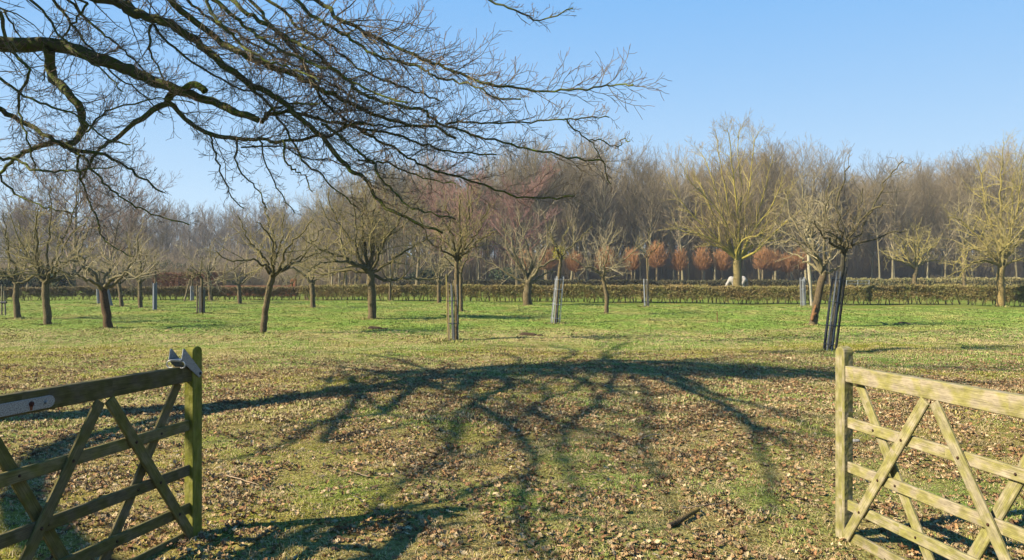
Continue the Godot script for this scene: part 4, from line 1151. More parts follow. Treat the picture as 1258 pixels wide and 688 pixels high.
func view_bough(o: Node3D, twigs: MB, e: Array, from: Vector3, base: Vector3, tw: Dictionary, c0: Color, c1: Color, tfrom: float) -> void:
	var list: Array = e[5]
	var n: int = list.size() / 2
	var pts := PackedVector3Array()
	var d := 12.0
	for i in n:
		d = canopy_d(list[i * 2], list[i * 2 + 1]) + lerpf(e[1], e[2], float(i) / (n - 1)) + 0.12 * sin(i * 2.3 + list[0])
		pts.push_back(P(list[i * 2], list[i * 2 + 1], d))
	var r0: float = e[3] / F * 12.0 * (0.5 if e[3] > 8.0 else 0.43)
	var r1: float = e[4] / F * 11.5 * 0.5
	if from != Vector3.INF:
		# the stretch outside the frame, from the stem to the edge of the picture
		var mid: Vector3 = from.lerp(pts[0], 0.55) + Vector3(0, 0.25, 0)
		bough(o, twigs, PackedVector3Array([from, mid, pts[0]]), base, r0 * 1.35, r0, tw, c0, 0.3)
	var sp := smooth_path(pts, 4, 0.026)
	for i in sp.size(): sp[i] -= base
	var rs := tapered(sp.size(), r0, r1, 0.9)
	for i in rs.size(): rs[i] *= rng.randf_range(0.92, 1.1)
	var mb := MB.new()
	mb.tube(sp, rs, 10 if r0 > 0.05 else 7, c0, c1)
	mb.cap(sp[sp.size() - 1], (sp[sp.size() - 1] - sp[sp.size() - 2]).normalized(), r1, 7, c1)
	part("bough", mb.mesh(), M.moss_bark, o)
	sprout(twigs, sp, rs, path_len(sp), 0, tw, tfrom * 0.5)

func bough(o: Node3D, twigs: MB, pts: PackedVector3Array, base: Vector3, r0: float, r1: float, tw: Dictionary, col: Color, dens: float) -> void:
	var sp := smooth_path(pts, 4, 0.02)
	for i in sp.size(): sp[i] -= base
	var rs := tapered(sp.size(), r0, r1, 0.9)
	var mb := MB.new()
	mb.tube(sp, rs, 9, col, col)
	mb.cap(sp[sp.size() - 1], (sp[sp.size() - 1] - sp[sp.size() - 2]).normalized(), r1, 9, col)
	part("bough", mb.mesh(), M.moss_bark, o)
	var t2: Dictionary = tw.duplicate()
	var dd: Array = tw.dens
	t2.dens = [2.8 * dens, 2.4, 1.5, 0.0]
	t2.lmax = [2.2, 0.9, 0.4, 0.2]
	t2.ratio = [0.4, 0.45, 0.4, 0.4]
	t2.fat = 0.018
	sprout(twigs, sp, rs, path_len(sp), 0, t2, 0.3)

# ---------------------------------------------------------------- the two gates
func board(called: String, o: Node3D, p0: Vector2, p1: Vector2, w: float, th: float, z: float, col: Color, round_end := false, w1 := -1.0) -> MeshInstance3D:
	var ln: float = p0.distance_to(p1)
	var dir: Vector2 = (p1 - p0) / ln
	var off: float = rng.randf() * 5.0
	var zo: float = rng.randf() * 3.0
	var h0: float = w * 0.5
	var h1: float = (w if w1 < 0.0 else w1) * 0.5
	var poly := PackedVector2Array([Vector2(off, zo - h0), Vector2(off + ln, zo - h1)])
	if round_end:
		poly = PackedVector2Array([Vector2(off, zo - h0)])
		for k in 7:
			var a: float = -PI / 2 + PI * k / 6.0
			poly.push_back(Vector2(off + ln - h0 * 0.75 + cos(a) * h0 * 0.75, zo + sin(a) * h0))
		poly.push_back(Vector2(off, zo + h0))
	else:
		poly.push_back(Vector2(off + ln, zo + h1)); poly.push_back(Vector2(off, zo + h0))
	var mb := MB.new()
	mb.plank(poly, Vector3.ZERO, Vector3.RIGHT, Vector3.UP, Vector3.BACK, th, 0.005, Color.WHITE)
	var m: StandardMaterial3D = M.wood_proto.duplicate()
	m.albedo_color = col.linear_to_srgb()
	var mi := part(called, mb.mesh(), m, o)
	var ang: float = dir.angle()
	mi.rotation.z = ang
	var shift: Vector2 = p0 - Vector2(off, zo).rotated(ang)
	mi.position = Vector3(shift.x, shift.y, z)
	return mi

func knob(called: String, o: Node3D, at: Vector3, axis: Vector3, r: float, col: Color, m: Material) -> void:
	var mb := MB.new()
	mb.tube(PackedVector3Array([at, at + axis * r * 0.5, at + axis * r * 0.8]), PackedFloat32Array([r, r * 0.9, r * 0.5]), 10, col, col)
	mb.cap(at + axis * r * 0.8, axis, r * 0.5, 10, col)
	part(called, mb.mesh(), m, o)

func gate(label: String, px: float, d: float, ang: float, left: bool, wood: Color, green: Color) -> Node3D:
	var x: float = (px - CX) / F * d
	var o := thing("field_gate", label, "gate", Vector3(x, gh(x, -d), -d))
	var dir := Vector3(-sin(ang), 0, cos(ang)) if left else Vector3(sin(ang), 0, cos(ang))
	var zz: Vector3 = dir.cross(Vector3.UP)
	o.basis = Basis(dir, Vector3.UP, zz)
	var f: float = -1.0 if left else 1.0      # the side of the gate that faces the opening
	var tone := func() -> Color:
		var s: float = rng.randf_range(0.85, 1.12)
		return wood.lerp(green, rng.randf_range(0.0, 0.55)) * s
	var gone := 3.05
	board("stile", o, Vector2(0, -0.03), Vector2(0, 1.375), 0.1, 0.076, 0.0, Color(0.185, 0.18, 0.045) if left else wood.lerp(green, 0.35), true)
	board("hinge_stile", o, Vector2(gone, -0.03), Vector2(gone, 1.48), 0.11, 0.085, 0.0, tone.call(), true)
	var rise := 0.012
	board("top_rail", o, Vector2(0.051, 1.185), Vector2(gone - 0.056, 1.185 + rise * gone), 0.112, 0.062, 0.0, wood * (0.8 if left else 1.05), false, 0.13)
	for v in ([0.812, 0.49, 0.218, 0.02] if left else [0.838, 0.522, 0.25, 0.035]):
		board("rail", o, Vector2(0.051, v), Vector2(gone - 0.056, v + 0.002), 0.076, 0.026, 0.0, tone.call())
	var bt := 0.022
	var front: float = f * (0.013 + bt * 0.5 + 0.001)
	var back: float = -front
	var spans := [[0.80, 1.125, 0.03, -0.01, true], [0.87, 1.125, 1.62, -0.02, true], [0.13, 1.125, 0.88, -0.02, false], [1.58, 1.135, 0.94, -0.02, false], [2.30, 1.14, 1.70, -0.02, true], [2.36, 1.14, 2.97, 0.0, true], [1.64, 1.135, 2.36, -0.02, false], [2.98, 1.14, 2.42, -0.02, false]]
	for s in spans:
		var p0 := Vector2(s[0], s[1])
		var p1 := Vector2(s[2], s[3])
		board("brace", o, p0, p1, 0.075, bt, front if s[4] else back, tone.call())
		# a bolt where the brace crosses each rail
		if s[4]:
			for v in ([0.812, 0.49, 0.218] if left else [0.838, 0.522, 0.25]):
				var t: float = (v - p0.y) / (p1.y - p0.y)
				var q: Vector2 = p0.lerp(p1, t)
				knob("bolt", o, Vector3(q.x, q.y, f * (0.013 + bt)), Vector3(0, 0, f), 0.010, Color(0.09, 0.045, 0.03), M.rust)
		else:
			for v in ([0.812, 0.49, 0.218] if left else [0.838, 0.522, 0.25]):
				var t: float = (v - p0.y) / (p1.y - p0.y)
				var q: Vector2 = p0.lerp(p1, t)
				knob("bolt", o, Vector3(q.x, q.y, f * 0.0125), Vector3(0, 0, f), 0.009, Color(0.07, 0.04, 0.03), M.rust)
	return o

func build_gates() -> void:
	M.wood_proto = mat(Color.WHITE, 0.88, M.wood_tex, 1.0, M.wood_n, 0.5)
	M.wood_proto.vertex_color_use_as_albedo = false
	M.wood_proto.uv1_scale = Vector3(1.6, 1.6, 1.6)
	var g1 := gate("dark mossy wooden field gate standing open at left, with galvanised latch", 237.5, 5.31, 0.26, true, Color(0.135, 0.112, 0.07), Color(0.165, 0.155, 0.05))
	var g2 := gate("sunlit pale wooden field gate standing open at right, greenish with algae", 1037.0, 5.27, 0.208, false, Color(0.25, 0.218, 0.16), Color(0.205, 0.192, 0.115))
	# galvanised strap with bolts on the top rail of the left gate
	var zinc := Color(0.26, 0.285, 0.31)
	var mb := MB.new()
	var poly := PackedVector2Array([Vector2(3.0, 1.165), Vector2(3.0, 1.235)])
	for k in 7:
		var a: float = PI / 2 + PI * k / 6.0
		poly.push_back(Vector2(1.235 + cos(a) * 0.035, 1.187 + sin(a) * 0.034))
	mb.plank(poly, Vector3.ZERO, Vector3.RIGHT, Vector3.UP, Vector3.BACK, 0.006, 0.0015, zinc)
	var strap := part("hinge_strap", mb.mesh(), M.galv, g1)
	strap.position.z = -0.0345
	knob("bolt", strap, Vector3(1.262, 1.187, -0.003), Vector3(0, 0, -1), 0.011, Color(0.35, 0.36, 0.38), M.galv)
	knob("rusty_bolt", strap, Vector3(1.352, 1.193, -0.003), Vector3(0, 0, -1), 0.015, Color(0.10, 0.035, 0.02), M.rust)
	knob("bolt", strap, Vector3(1.62, 1.2, -0.003), Vector3(0, 0, -1), 0.012, Color(0.3, 0.3, 0.3), M.galv)
	mb = MB.new()
	mb.plank(PackedVector2Array([Vector2(1.345, 1.158), Vector2(1.359, 1.158), Vector2(1.364, 1.19), Vector2(1.340, 1.19)]), Vector3(0, 0, -0.0037), Vector3.RIGHT, Vector3.UP, Vector3.BACK, 0.001, 0.0002, Color(0.20, 0.07, 0.035))
	part("rust_streak", mb.mesh(), M.rust, strap)
	# latch: two slanting plates joined by a bottom plate, and a wire loop hanging under it
	var latch := Node3D.new()
	latch.name = "latch"
	g1.add_child(latch, true)
	for z in [-0.044, 0.062]:
		mb = MB.new()
		mb.plank(PackedVector2Array([Vector2(-0.043, 1.178), Vector2(-0.006, 1.148), Vector2(0.15, 1.265), Vector2(0.178, 1.30), Vector2(0.162, 1.372), Vector2(0.146, 1.37)]), Vector3(0, 0, z), Vector3.RIGHT, Vector3.UP, Vector3.BACK, 0.006, 0.0012, zinc)
		part("latch_plate", mb.mesh(), M.galv, latch)
	mb = MB.new()
	mb.plank(PackedVector2Array([Vector2(0.105, -0.041), Vector2(0.182, -0.041), Vector2(0.182, 0.059), Vector2(0.105, 0.059)]), Vector3(0, 1.294, 0), Vector3.RIGHT, Vector3.BACK, Vector3.UP, 0.006, 0.0012, zinc)
	part("latch_bridge", mb.mesh(), M.galv, latch)
	knob("bolt", latch, Vector3(-0.014, 1.177, -0.047), Vector3(0, 0, -1), 0.011, Color(0.05, 0.05, 0.055), M.rust)
	knob("bolt", latch, Vector3(0.148, 1.34, -0.047), Vector3(0, 0, -1), 0.006, Color(0.6, 0.6, 0.6), M.galv)
	mb = MB.new()
	var pts := PackedVector3Array()
	for k in 25:
		var a: float = TAU * k / 24.0
		var c: float = cos(a)
		pts.push_back(Vector3(0.17, 1.262 + 0.024 * sin(a), 0.008 + 0.05 * signf(c) + 0.026 * c))
	mb.tube(pts, tapered(25, 0.0045, 0.0045), 7, Color(0.36, 0.375, 0.38), Color(0.36, 0.375, 0.38))
	part("wire_loop", mb.mesh(), M.galv, latch)
	# hanging posts
	for g in [[g1, "round-topped wooden hanging post of the left gate, beside the camera"], [g2, "round-topped wooden hanging post of the right gate, beside the camera"]]:
		var gn: Node3D = g[0]
		var w: Vector3 = gn.transform * Vector3(3.24, 0, 0)
		var o := thing("gate_post", g[1], "post", onto(w.x, w.z))
		o.basis = gn.basis
		board("post", o, Vector2(0, -0.1), Vector2(0, 1.6), 0.18, 0.18, 0.0, Color(0.22, 0.19, 0.10), true)

# ---------------------------------------------------------------- the white horse
func build_horse() -> void:
	var o := thing("white_horse", "white horse grazing head-down, half hidden behind the big tree's trunk", "horse", onto(20.45, -66.5))
	# facing left: head towards -x
	var B := []
	var bone := func(a: Vector3, b: Vector3, ra: float, rb: float) -> void: B.append([a, b, ra, rb])
	bone.call(Vector3(-0.48, 1.17, 0), Vector3(0.0, 1.12, 0), 0.30, 0.29)
	bone.call(Vector3(0.0, 1.12, 0), Vector3(0.52, 1.24, 0), 0.29, 0.29)
	bone.call(Vector3(-0.55, 1.30, 0), Vector3(-0.50, 1.12, 0), 0.2, 0.26)
	bone.call(Vector3(-0.60, 1.26, 0), Vector3(-0.92, 0.80, 0.05), 0.20, 0.12)
	bone.call(Vector3(-0.92, 0.80, 0.05), Vector3(-1.08, 0.50, 0.06), 0.13, 0.105)
	bone.call(Vector3(-1.06, 0.52, 0.06), Vector3(-1.20, 0.14, 0.06), 0.115, 0.062)
	for s in [-1.0, 1.0]:
		var z: float = 0.15 * s
		var st: float = 0.10 * s
		bone.call(Vector3(-0.46, 1.05, z), Vector3(-0.47 + st, 0.66, z), 0.15, 0.085)
		bone.call(Vector3(-0.47 + st, 0.66, z), Vector3(-0.48 + st, 0.42, z), 0.075, 0.055)
		bone.call(Vector3(-0.48 + st, 0.42, z), Vector3(-0.49 + st, 0.12, z), 0.055, 0.042)
		bone.call(Vector3(-0.49 + st, 0.12, z), Vector3(-0.53 + st, 0.03, z), 0.048, 0.06)
		bone.call(Vector3(0.58, 1.16, z), Vector3(0.50 - st, 0.80, z), 0.22, 0.13)
		bone.call(Vector3(0.50 - st, 0.80, z), Vector3(0.70 - st, 0.50, z), 0.11, 0.065)
		bone.call(Vector3(0.70 - st, 0.50, z), Vector3(0.68 - st, 0.13, z), 0.06, 0.044)
		bone.call(Vector3(0.68 - st, 0.13, z), Vector3(0.64 - st, 0.03, z), 0.048, 0.06)
		bone.call(Vector3(-1.0, 0.60, 0.06 + 0.06 * s), Vector3(-0.95, 0.69, 0.06 + 0.09 * s), 0.03, 0.012)
	part("body", nets(B, Vector3(-1.4, -0.05, -0.5), Vector3(1.1, 1.7, 0.5), 0.035, 0.05), M.hide, o)
	var mb := MB.new()
	for k in 26:
		var t: float = k / 25.0
		var p: Vector3 = Vector3(-0.58, 1.46, 0).lerp(Vector3(-1.02, 0.66, 0.04), t)
		var sd: float = 0.10 if k % 2 else -0.06
		mb.tube(PackedVector3Array([p, p + Vector3(-0.03, -0.08, sd), p + Vector3(0.0, -0.26, sd * 1.3)]), PackedFloat32Array([0.03, 0.025, 0.008]), 5, Color(0.9, 0.88, 0.84), Color(0.8, 0.77, 0.72))
	part("mane", mb.mesh(), M.hide, o)
	mb = MB.new()
	for k in 9:
		var j := Vector3(rng.randf_range(-0.03, 0.03), 0, rng.randf_range(-0.03, 0.03))
		mb.tube(PackedVector3Array([Vector3(0.78, 1.28, 0) + j, Vector3(0.88, 1.14, 0) + j * 1.5, Vector3(0.88, 0.8, 0) + j * 2.0, Vector3(0.84, 0.45, 0) + j * 2.4]), PackedFloat32Array([0.03, 0.035, 0.03, 0.008]), 5, Color(0.85, 0.83, 0.8), Color(0.72, 0.68, 0.62))
	part("tail", mb.mesh(), M.hide, o)

func field(B: Array, p: Vector3, k: float) -> float:
	var s := 1.0e9
	for b in B:
		var a: Vector3 = b[0]
		var ab: Vector3 = b[1] - a
		var t: float = clampf((p - a).dot(ab) / ab.length_squared(), 0.0, 1.0)
		var dd: float = p.distance_to(a + ab * t) - lerpf(b[2], b[3], t)
		var h: float = clampf(0.5 + 0.5 * (dd - s) / k, 0.0, 1.0)
		s = lerpf(dd, s, h) - k * h * (1.0 - h) if s < 1.0e8 else dd
	return s

func nets(B: Array, lo: Vector3, hi: Vector3, cell: float, k: float) -> ArrayMesh:
	var nx: int = int((hi.x - lo.x) / cell) + 1
	var ny: int = int((hi.y - lo.y) / cell) + 1
	var nq: int = int((hi.z - lo.z) / cell) + 1
	var g := PackedFloat32Array()
	g.resize(nx * ny * nq)
	for z in nq:
		for y in ny:
			for x in nx:
				g[(z * ny + y) * nx + x] = field(B, lo + Vector3(x, y, z) * cell, k)
	var id := {}
	var mb := MB.new()
	for z in nq - 1:
		for y in ny - 1:
			for x in nx - 1:
				var sum := Vector3.ZERO
				var cnt := 0
				for e in 12:
					var ax: int = e / 4
					var i: int = e % 2
					var j: int = (e / 2) % 2
					var c0 := Vector3i(0, i, j) if ax == 0 else Vector3i(i, 0, j) if ax == 1 else Vector3i(i, j, 0)
					var c1: Vector3i = c0
					c1[ax] = 1
					var f0: float = g[((z + c0.z) * ny + y + c0.y) * nx + x + c0.x]
					var f1: float = g[((z + c1.z) * ny + y + c1.y) * nx + x + c1.x]
					if (f0 < 0.0) != (f1 < 0.0):
						sum += Vector3(c0).lerp(Vector3(c1), f0 / (f0 - f1))
						cnt += 1
				if cnt:
					var p: Vector3 = lo + (Vector3(x, y, z) + sum / cnt) * cell
					id[(z * ny + y) * nx + x] = mb.v.size()
					mb.v.push_back(p)
					var e := 0.01
					mb.n.push_back(Vector3(field(B, p + Vector3(e, 0, 0), k) - field(B, p - Vector3(e, 0, 0), k), field(B, p + Vector3(0, e, 0), k) - field(B, p - Vector3(0, e, 0), k), field(B, p + Vector3(0, 0, e), k) - field(B, p - Vector3(0, 0, e), k)).normalized())
					mb.c.push_back(Color.WHITE)
	var stride := [1, nx, nx * ny]
	for z in range(1, nq - 1):
		for y in range(1, ny - 1):
			for x in range(1, nx - 1):
				var at: int = (z * ny + y) * nx + x
				for ax in 3:
					var f0: float = g[at]
					var f1: float = g[at + stride[ax]]
					if (f0 < 0.0) == (f1 < 0.0): continue
					var u: int = stride[(ax + 1) % 3]
					var w: int = stride[(ax + 2) % 3]
					var q := [id[at], id[at - u], id[at - u - w], id[at - w]]
					if f0 < 0.0: q.reverse()
					for i in [0, 1, 2, 0, 2, 3]: mb.ix.push_back(q[i])
	return mb.mesh()

# ---------------------------------------------------------------- grass and leaves
func tuft(blades: int, rad: float, h: float, w: float, lean: float) -> ArrayMesh:
	var mb := MB.new()
	for k in blades:
		var az: float = rng.randf() * TAU
		var p := Vector3(cos(az), 0, sin(az)) * rad * sqrt(rng.randf())
		p.y = -0.015
		var a2: float = rng.randf() * TAU
		var out := Vector3(cos(a2), 0, sin(a2))
		var side := Vector3(-out.z, 0, out.x) * w * rng.randf_range(0.6, 1.2)
		var hh: float = h * rng.randf_range(0.45, 1.15)
		var ln: float = lean * rng.randf_range(0.3, 1.3)
		var m: Vector3 = p + Vector3(0, hh * 0.62, 0) + out * hh * ln * 0.35
		var t: Vector3 = p + Vector3(0, hh * (1.0 - 0.25 * ln), 0) + out * hh * ln
		var nn: Vector3 = (Vector3.UP * 0.95 - out * 0.3).normalized()
		var sh: float = rng.randf_range(0.75, 1.25)
		var col := Color(sh * rng.randf_range(0.9, 1.2), sh, sh * 0.95)
		mb.quad(p - side, m - side * 0.8, m + side * 0.8, p + side, nn, col)
		mb.tri(m - side * 0.8, t, m + side * 0.8, nn, col)
	return mb.mesh()

func oak_leaf(curl: float, fold: float, size: float) -> ArrayMesh:
	var mb := MB.new()
	var outline := [0.0, 0.05, 0.13, 0.10, 0.24, 0.15, 0.30, 0.20, 0.34, 0.17, 0.20, 0.02]
	var m: int = outline.size()
	var row := func(i: int, s: float) -> Vector3:
		var t: float = float(i) / (m - 1)
		var x: float = (t - 0.5) * size
		var w: float = outline[i] * size * s
		return Vector3(x, fold * absf(w) + curl * size * (pow((t - 0.5) * 2.0, 2.0) - 0.25) + 0.006 * s * sin(i * 2.0), w)
	for i in m - 1:
		for s in [-1.0, 1.0]:
			var a: Vector3 = row.call(i, 0.0); var b: Vector3 = row.call(i + 1, 0.0)
			var c: Vector3 = row.call(i, s); var d: Vector3 = row.call(i + 1, s)
			var nn: Vector3 = (b - a).cross(d - a).normalized()
			if nn.y < 0.0: nn = -nn
			mb.tri(a, b, d, nn, Color.WHITE)
			if i > 0: mb.tri(a, d, c, nn, Color.WHITE)
	return mb.mesh()

func cover(called: String, label: String, category: String, mesh: Mesh, m: Material, ts: Array[Transform3D], cs: PackedColorArray) -> void:
	var mm := MultiMesh.new()
	mm.transform_format = MultiMesh.TRANSFORM_3D
	mm.use_colors = true
	mm.mesh = mesh
	mm.instance_count = ts.size()
	for k in ts.size():
		mm.set_instance_transform(k, ts[k])
		mm.set_instance_color(k, cs[k])
	var mi := MultiMeshInstance3D.new()
	mi.name = numbered(called)
	mi.multimesh = mm
	mi.material_override = m
	add_child(mi)
	tag(mi, label, category, "", "stuff")

func build_ground_cover() -> void:
	# [near, far, count, scale]
	var zones := [[3.2, 9.0, 30000, 0.85], [9.0, 20.0, 52000, 1.05], [20.0, 52.0, 150000, 1.35]]
	var meshes := [tuft(11, 0.075, 0.045, 0.0028, 1.1), tuft(11, 0.10, 0.05, 0.0045, 1.1), tuft(12, 0.14, 0.042, 0.006, 1.2)]
	var words := ["short mossy grass of the foreground between the fallen leaves", "tufty grass of the middle ground under the branch shadows", "bright green meadow grass of the orchard up to the hedge"]
	for zi in 3:
		var zn: Array = zones[zi]
		var ts: Array[Transform3D] = []
		var cs := PackedColorArray()
		var a2: float = zn[0] * zn[0]
		var b2: float = zn[1] * zn[1]
		for k in zn[2]:
			var d: float = sqrt(lerpf(a2, b2, rng.randf())) if zi < 2 else lerpf(zn[0], zn[1], pow(rng.randf(), 1.25))
			var x: float = rng.randf_range(-1, 1) * (0.73 * d + 1.6)
			if d > 44.4 - 0.242 * x - 0.6 and x > -15.0: continue
			if x <= -15.0 and d > 48.5: continue
			var lit: float = litter_at(x, d)
			if rng.randf() < lit * 0.35: continue
			var tall: float = clampf(0.75 + 1.0 * nz2.get_noise_2d(x * 14.0, d * 14.0) + 0.8 * nz.get_noise_2d(x * 5.0 + 9.0, d * 5.0), 0.35, 1.7)
			var sc: float = zn[3] * rng.randf_range(0.75, 1.25)
			var b := Basis(Vector3.UP, rng.randf() * TAU).scaled(Vector3(sc, sc * tall, sc))
			ts.push_back(Transform3D(b, onto(x, -d)))
			var g := Color(0.138, 0.222, 0.038)
			var n1: float = nz.get_noise_2d(x * 2.6, -d * 2.6)
			var n2: float = nz2.get_noise_2d(x * 9.0, -d * 9.0)
			g = g.lerp(Color(0.275, 0.25, 0.09), clampf((0.36 if d < 21.0 else 0.20) + 0.8 * n1 + 0.6 * n2 + rng.randf_range(-0.2, 0.25) * (1.0 if d < 20.0 else 0.4), 0.0, 0.9))
			if rng.randf() < (0.12 if d < 20.0 else 0.02): g = Color(0.30, 0.25, 0.12)
			if d < 24.0:
				var n3: float = nz3.get_noise_2d(x * 0.9, -d * 1.6)
				g = g.lerp(Color(0.20, 0.185, 0.018), clampf(0.22 + 1.3 * n3 + 0.4 * n2, 0.0, 0.7) * (1.0 - smoothstep(18.0, 24.0, d)))
				if rng.randf() < 0.38 + 0.4 * lit: g = Color(0.29, 0.235, 0.125)
			cs.push_back(g * (rng.randf_range(1.0, 1.34) if d < 20.0 else rng.randf_range(1.04, 1.18)))
		for f in feet:
			var fd: float = -f.z
			if fd < zn[0] or fd >= zn[1]: continue
			for k in 90:
				var az: float = rng.randf() * TAU
				var rd: float = 0.10 + 0.42 * rng.randf() * rng.randf()
				var sc: float = zn[3] * rng.randf_range(0.8, 1.3)
				ts.push_back(Transform3D(Basis(Vector3.UP, rng.randf() * TAU).scaled(Vector3(sc, sc * rng.randf_range(1.2, 3.0), sc)), onto(f.x + cos(az) * rd, f.z + sin(az) * rd)))
				cs.push_back(Color(0.12, 0.19, 0.035).lerp(Color(0.25, 0.22, 0.09), rng.randf()) * rng.randf_range(0.85, 1.1))
		cover("grass", words[zi], "grass", meshes[zi], M.grass, ts, cs)
	# fallen leaves
	var tones := [Color(0.22, 0.132, 0.06), Color(0.27, 0.198, 0.105), Color(0.31, 0.25, 0.15), Color(0.105, 0.066, 0.04), Color(0.215, 0.148, 0.075), Color(0.165, 0.09, 0.042)]
	var leaves := [oak_leaf(0.12, 0.2, 0.07), oak_leaf(0.3, 0.5, 0.06), oak_leaf(-0.12, -0.2, 0.072), oak_leaf(0.55, 0.8, 0.055)]
	var lt: Array = [[], [], [], []]
	var lc := [PackedColorArray(), PackedColorArray(), PackedColorArray(), PackedColorArray()]
	var leaf_mats := []
	for c in tones:
		var m := mat(c.linear_to_srgb(), 0.75)
		m.backlight = Color(0.2, 0.2, 0.2)
		leaf_mats.append(m)
	var singles := 0
	for k in 380000:
		var d: float = sqrt(lerpf(3.4 * 3.4, 23.0 * 23.0, rng.randf()))
		var x: float = rng.randf_range(-1, 1) * (0.73 * d + 1.2)
		var clump: float = clampf(0.62 + 2.2 * nz2.get_noise_2d(x * 13.0 + 5.0, d * 13.0) + 0.9 * nz3.get_noise_2d(x * 4.0, d * 4.0), 0.12, 1.0)
		if rng.randf() > litter_at(x, d) * clump: continue
		var p: Vector3 = onto(x, -d) + Vector3(0, rng.randf_range(0.0, 0.024), 0)
		var b := Basis(Vector3.UP, rng.randf() * TAU) * Basis(Vector3.RIGHT, rng.randf_range(-0.6, 0.6)) * Basis(Vector3.BACK, rng.randf_range(-0.5, 0.5))
		var sc: float = rng.randf_range(0.4, 1.05)
		var t := Transform3D(b.scaled(Vector3.ONE * sc), p)
		var which: int = rng.randi() % 4
		var tone: int = rng.randi() % 6
		if d < 6.6 and absf(x) < 0.69 * d and d > 4.85 and singles < 300:
			var mi := part("fallen_leaf", leaves[which], leaf_mats[tone], M.ground_node)
			mi.transform = t
			singles += 1
			continue
		lt[which].append(t)
		lc[which].push_back(tones[tone] * rng.randf_range(0.62, 1.15))
	for w in 4:
		var ts: Array[Transform3D] = []
		ts.assign(lt[w])
		cover("leaf_litter", "brown fallen oak leaves strewn over the grass in the foreground", "fallen leaves", leaves[w], M.leaf, ts, lc[w])

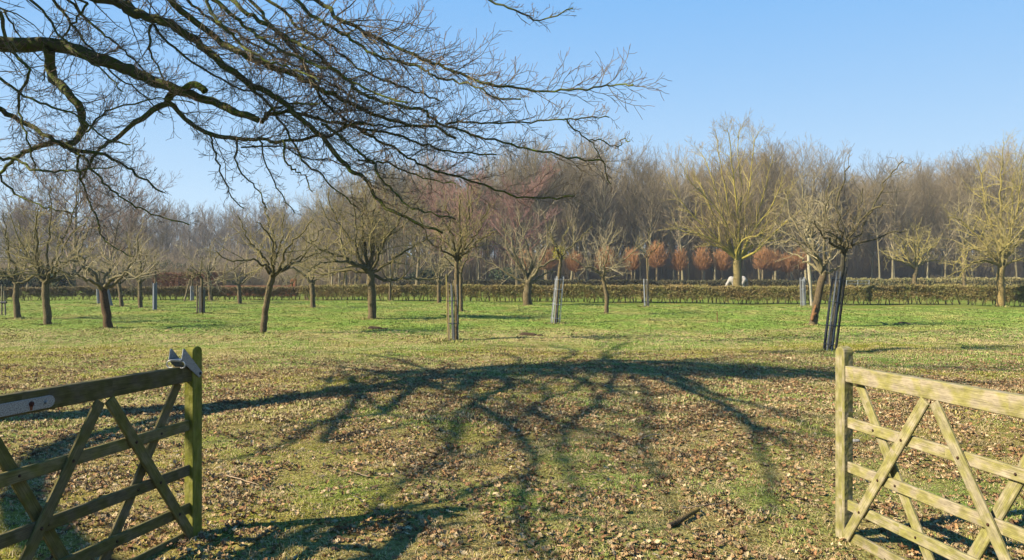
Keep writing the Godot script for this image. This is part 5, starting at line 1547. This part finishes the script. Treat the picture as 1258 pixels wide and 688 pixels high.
func build_small_things() -> void:
	# the broken piece of branch lying in the grass
	var a := onto(1.16, -5.41)
	var o := thing("fallen_branch", "short broken piece of branch with pale cut end lying in the foreground grass", "branch", a)
	var mb := MB.new()
	var e: Vector3 = onto(1.46, -5.74) - a
	var pts := PackedVector3Array([Vector3(0, 0.018, 0), e * 0.3 + Vector3(0, 0.03, 0.022), e * 0.65 + Vector3(0, 0.036, 0.004), e + Vector3(0, 0.045, 0.012)])
	mb.tube(pts, PackedFloat32Array([0.019, 0.021, 0.019, 0.016]), 9, Color(0.085, 0.06, 0.045), Color(0.16, 0.12, 0.04))
	mb.cap(pts[3], e.normalized(), 0.016, 9, Color(0.16, 0.12, 0.04))
	part("bark", mb.mesh(), M.bark, o)
	mb = MB.new()
	mb.cap(pts[0], -e.normalized(), 0.019, 9, Color(0.24, 0.175, 0.11))
	part("cut_end", mb.mesh(), M.twig, o)
	var sticks := [[785, 541, 812, 534, 0.009, "thin bare stick lying in the middle foreground, left of the right gate"], [838, 629, 890, 622, 0.006, "thin dark twig lying just beyond the broken branch piece"], [620, 566, 640, 556, 0.007, "thin twig lying in the leaves at the centre of the foreground"], [430, 582, 452, 590, 0.006, "pale thin twig lying among leaves left of centre"], [278, 588, 318, 600, 0.006, "thin straw-coloured twig lying right of the left gate"]]
	for s in sticks:
		var d0: float = dist_of(s[1])
		var d1: float = dist_of(s[3])
		a = onto((s[0] - CX) / F * d0, -d0)
		e = onto((s[2] - CX) / F * d1, -d1) - a
		mb = MB.new()
		var sp := smooth_path(PackedVector3Array([Vector3(0, 0.03, 0), e * 0.5 + Vector3(0, 0.045, 0.03), e + Vector3(0, 0.03, 0)]), 4, 0.006)
		mb.tube(sp, tapered(sp.size(), s[4], s[4] * 0.5), 5, Color(0.2, 0.15, 0.10), Color(0.26, 0.2, 0.13))
		var st := top("fallen_twig", mb.mesh(), M.twig)
		st.position = a
		tag(st, s[5], "twig", "twigs lying in the grass")
	# small stick standing in the meadow
	var d: float = dist_of(396.0)
	var b := P(881, 396, d)
	mb = MB.new()
	mb.tube(PackedVector3Array([Vector3(0, -0.05, 0), Vector3(0.01, 0.2, 0), Vector3(0, 0.42, 0)]), PackedFloat32Array([0.016, 0.015, 0.013]), 6, Color(0.12, 0.065, 0.035), Color(0.14, 0.08, 0.04))
	var sk := top("marker_stick", mb.mesh(), M.twig)
	sk.position = onto(b.x, b.z)
	tag(sk, "short reddish stick standing alone in the open meadow right of centre", "stick")
	# pale stone by the right gate
	d = dist_of(541.0)
	b = P(1051, 541, d)
	var B := [[Vector3(-0.02, 0.02, 0), Vector3(0.03, 0.025, 0.01), 0.022, 0.018]]
	var ston := top("pale_stone", nets(B, Vector3(-0.07, -0.03, -0.05), Vector3(0.08, 0.08, 0.06), 0.012, 0.02), M.hide)
	ston.position = onto(b.x, b.z)
	tag(ston, "small whitish stone lying in the grass beside the right gate's end post", "stone")
	# molehills in the meadow
	for q in [[1112, 397, "low dark molehill in the grass left of the orange-trunked tree"], [462, 404, "small dark molehill below the big straight trunk"], [650, 413, "small dark molehill below the leaning metal guard"]]:
		d = dist_of(q[1])
		b = P(q[0], q[1], d)
		var hb := [[Vector3(-0.16, -0.03, 0), Vector3(0.14, -0.03, 0.03), 0.13, 0.10], [Vector3(0.3, -0.05, 0.05), Vector3(0.36, -0.04, 0.0), 0.09, 0.08]]
		var mo := top("molehill", nets(hb, Vector3(-0.4, -0.2, -0.25), Vector3(0.55, 0.2, 0.25), 0.03, 0.05), M.dirt if M.has("dirt") else dirt())
		mo.position = onto(b.x, b.z)
		tag(mo, q[2], "molehill", "molehills in the meadow")
	# field gate of grey tube far off
	d = 73.0
	b = P(1040, 350, d)
	o = thing("metal_gate", "small grey tubular field gate far off between the two far hedges", "gate", Vector3(b.x, 0, b.z))
	var gm := Color(0.3, 0.33, 0.33)
	for y in [0.15, 0.42, 0.7, 1.0]:
		mb = MB.new()
		mb.tube(PackedVector3Array([Vector3(0, y, 0), Vector3(2.4, y, -0.3)]), PackedFloat32Array([0.025, 0.025]), 6, gm, gm)
		part("rail", mb.mesh(), M.galv, o)
	for t in [0.0, 0.5, 1.0]:
		mb = MB.new()
		mb.tube(PackedVector3Array([Vector3(2.4 * t, -0.05, -0.3 * t), Vector3(2.4 * t, 1.1, -0.3 * t)]), PackedFloat32Array([0.04, 0.04]), 6, gm, gm)
		part("upright", mb.mesh(), M.galv, o)

func dirt() -> StandardMaterial3D:
	M.dirt = mat(lin(0.075, 0.05, 0.03), 1.0, noise_tex(61, 0.06, 4, ramp([[0.0, grey(0.5)], [1.0, grey(1.0)]])), 5.0)
	return M.dirt
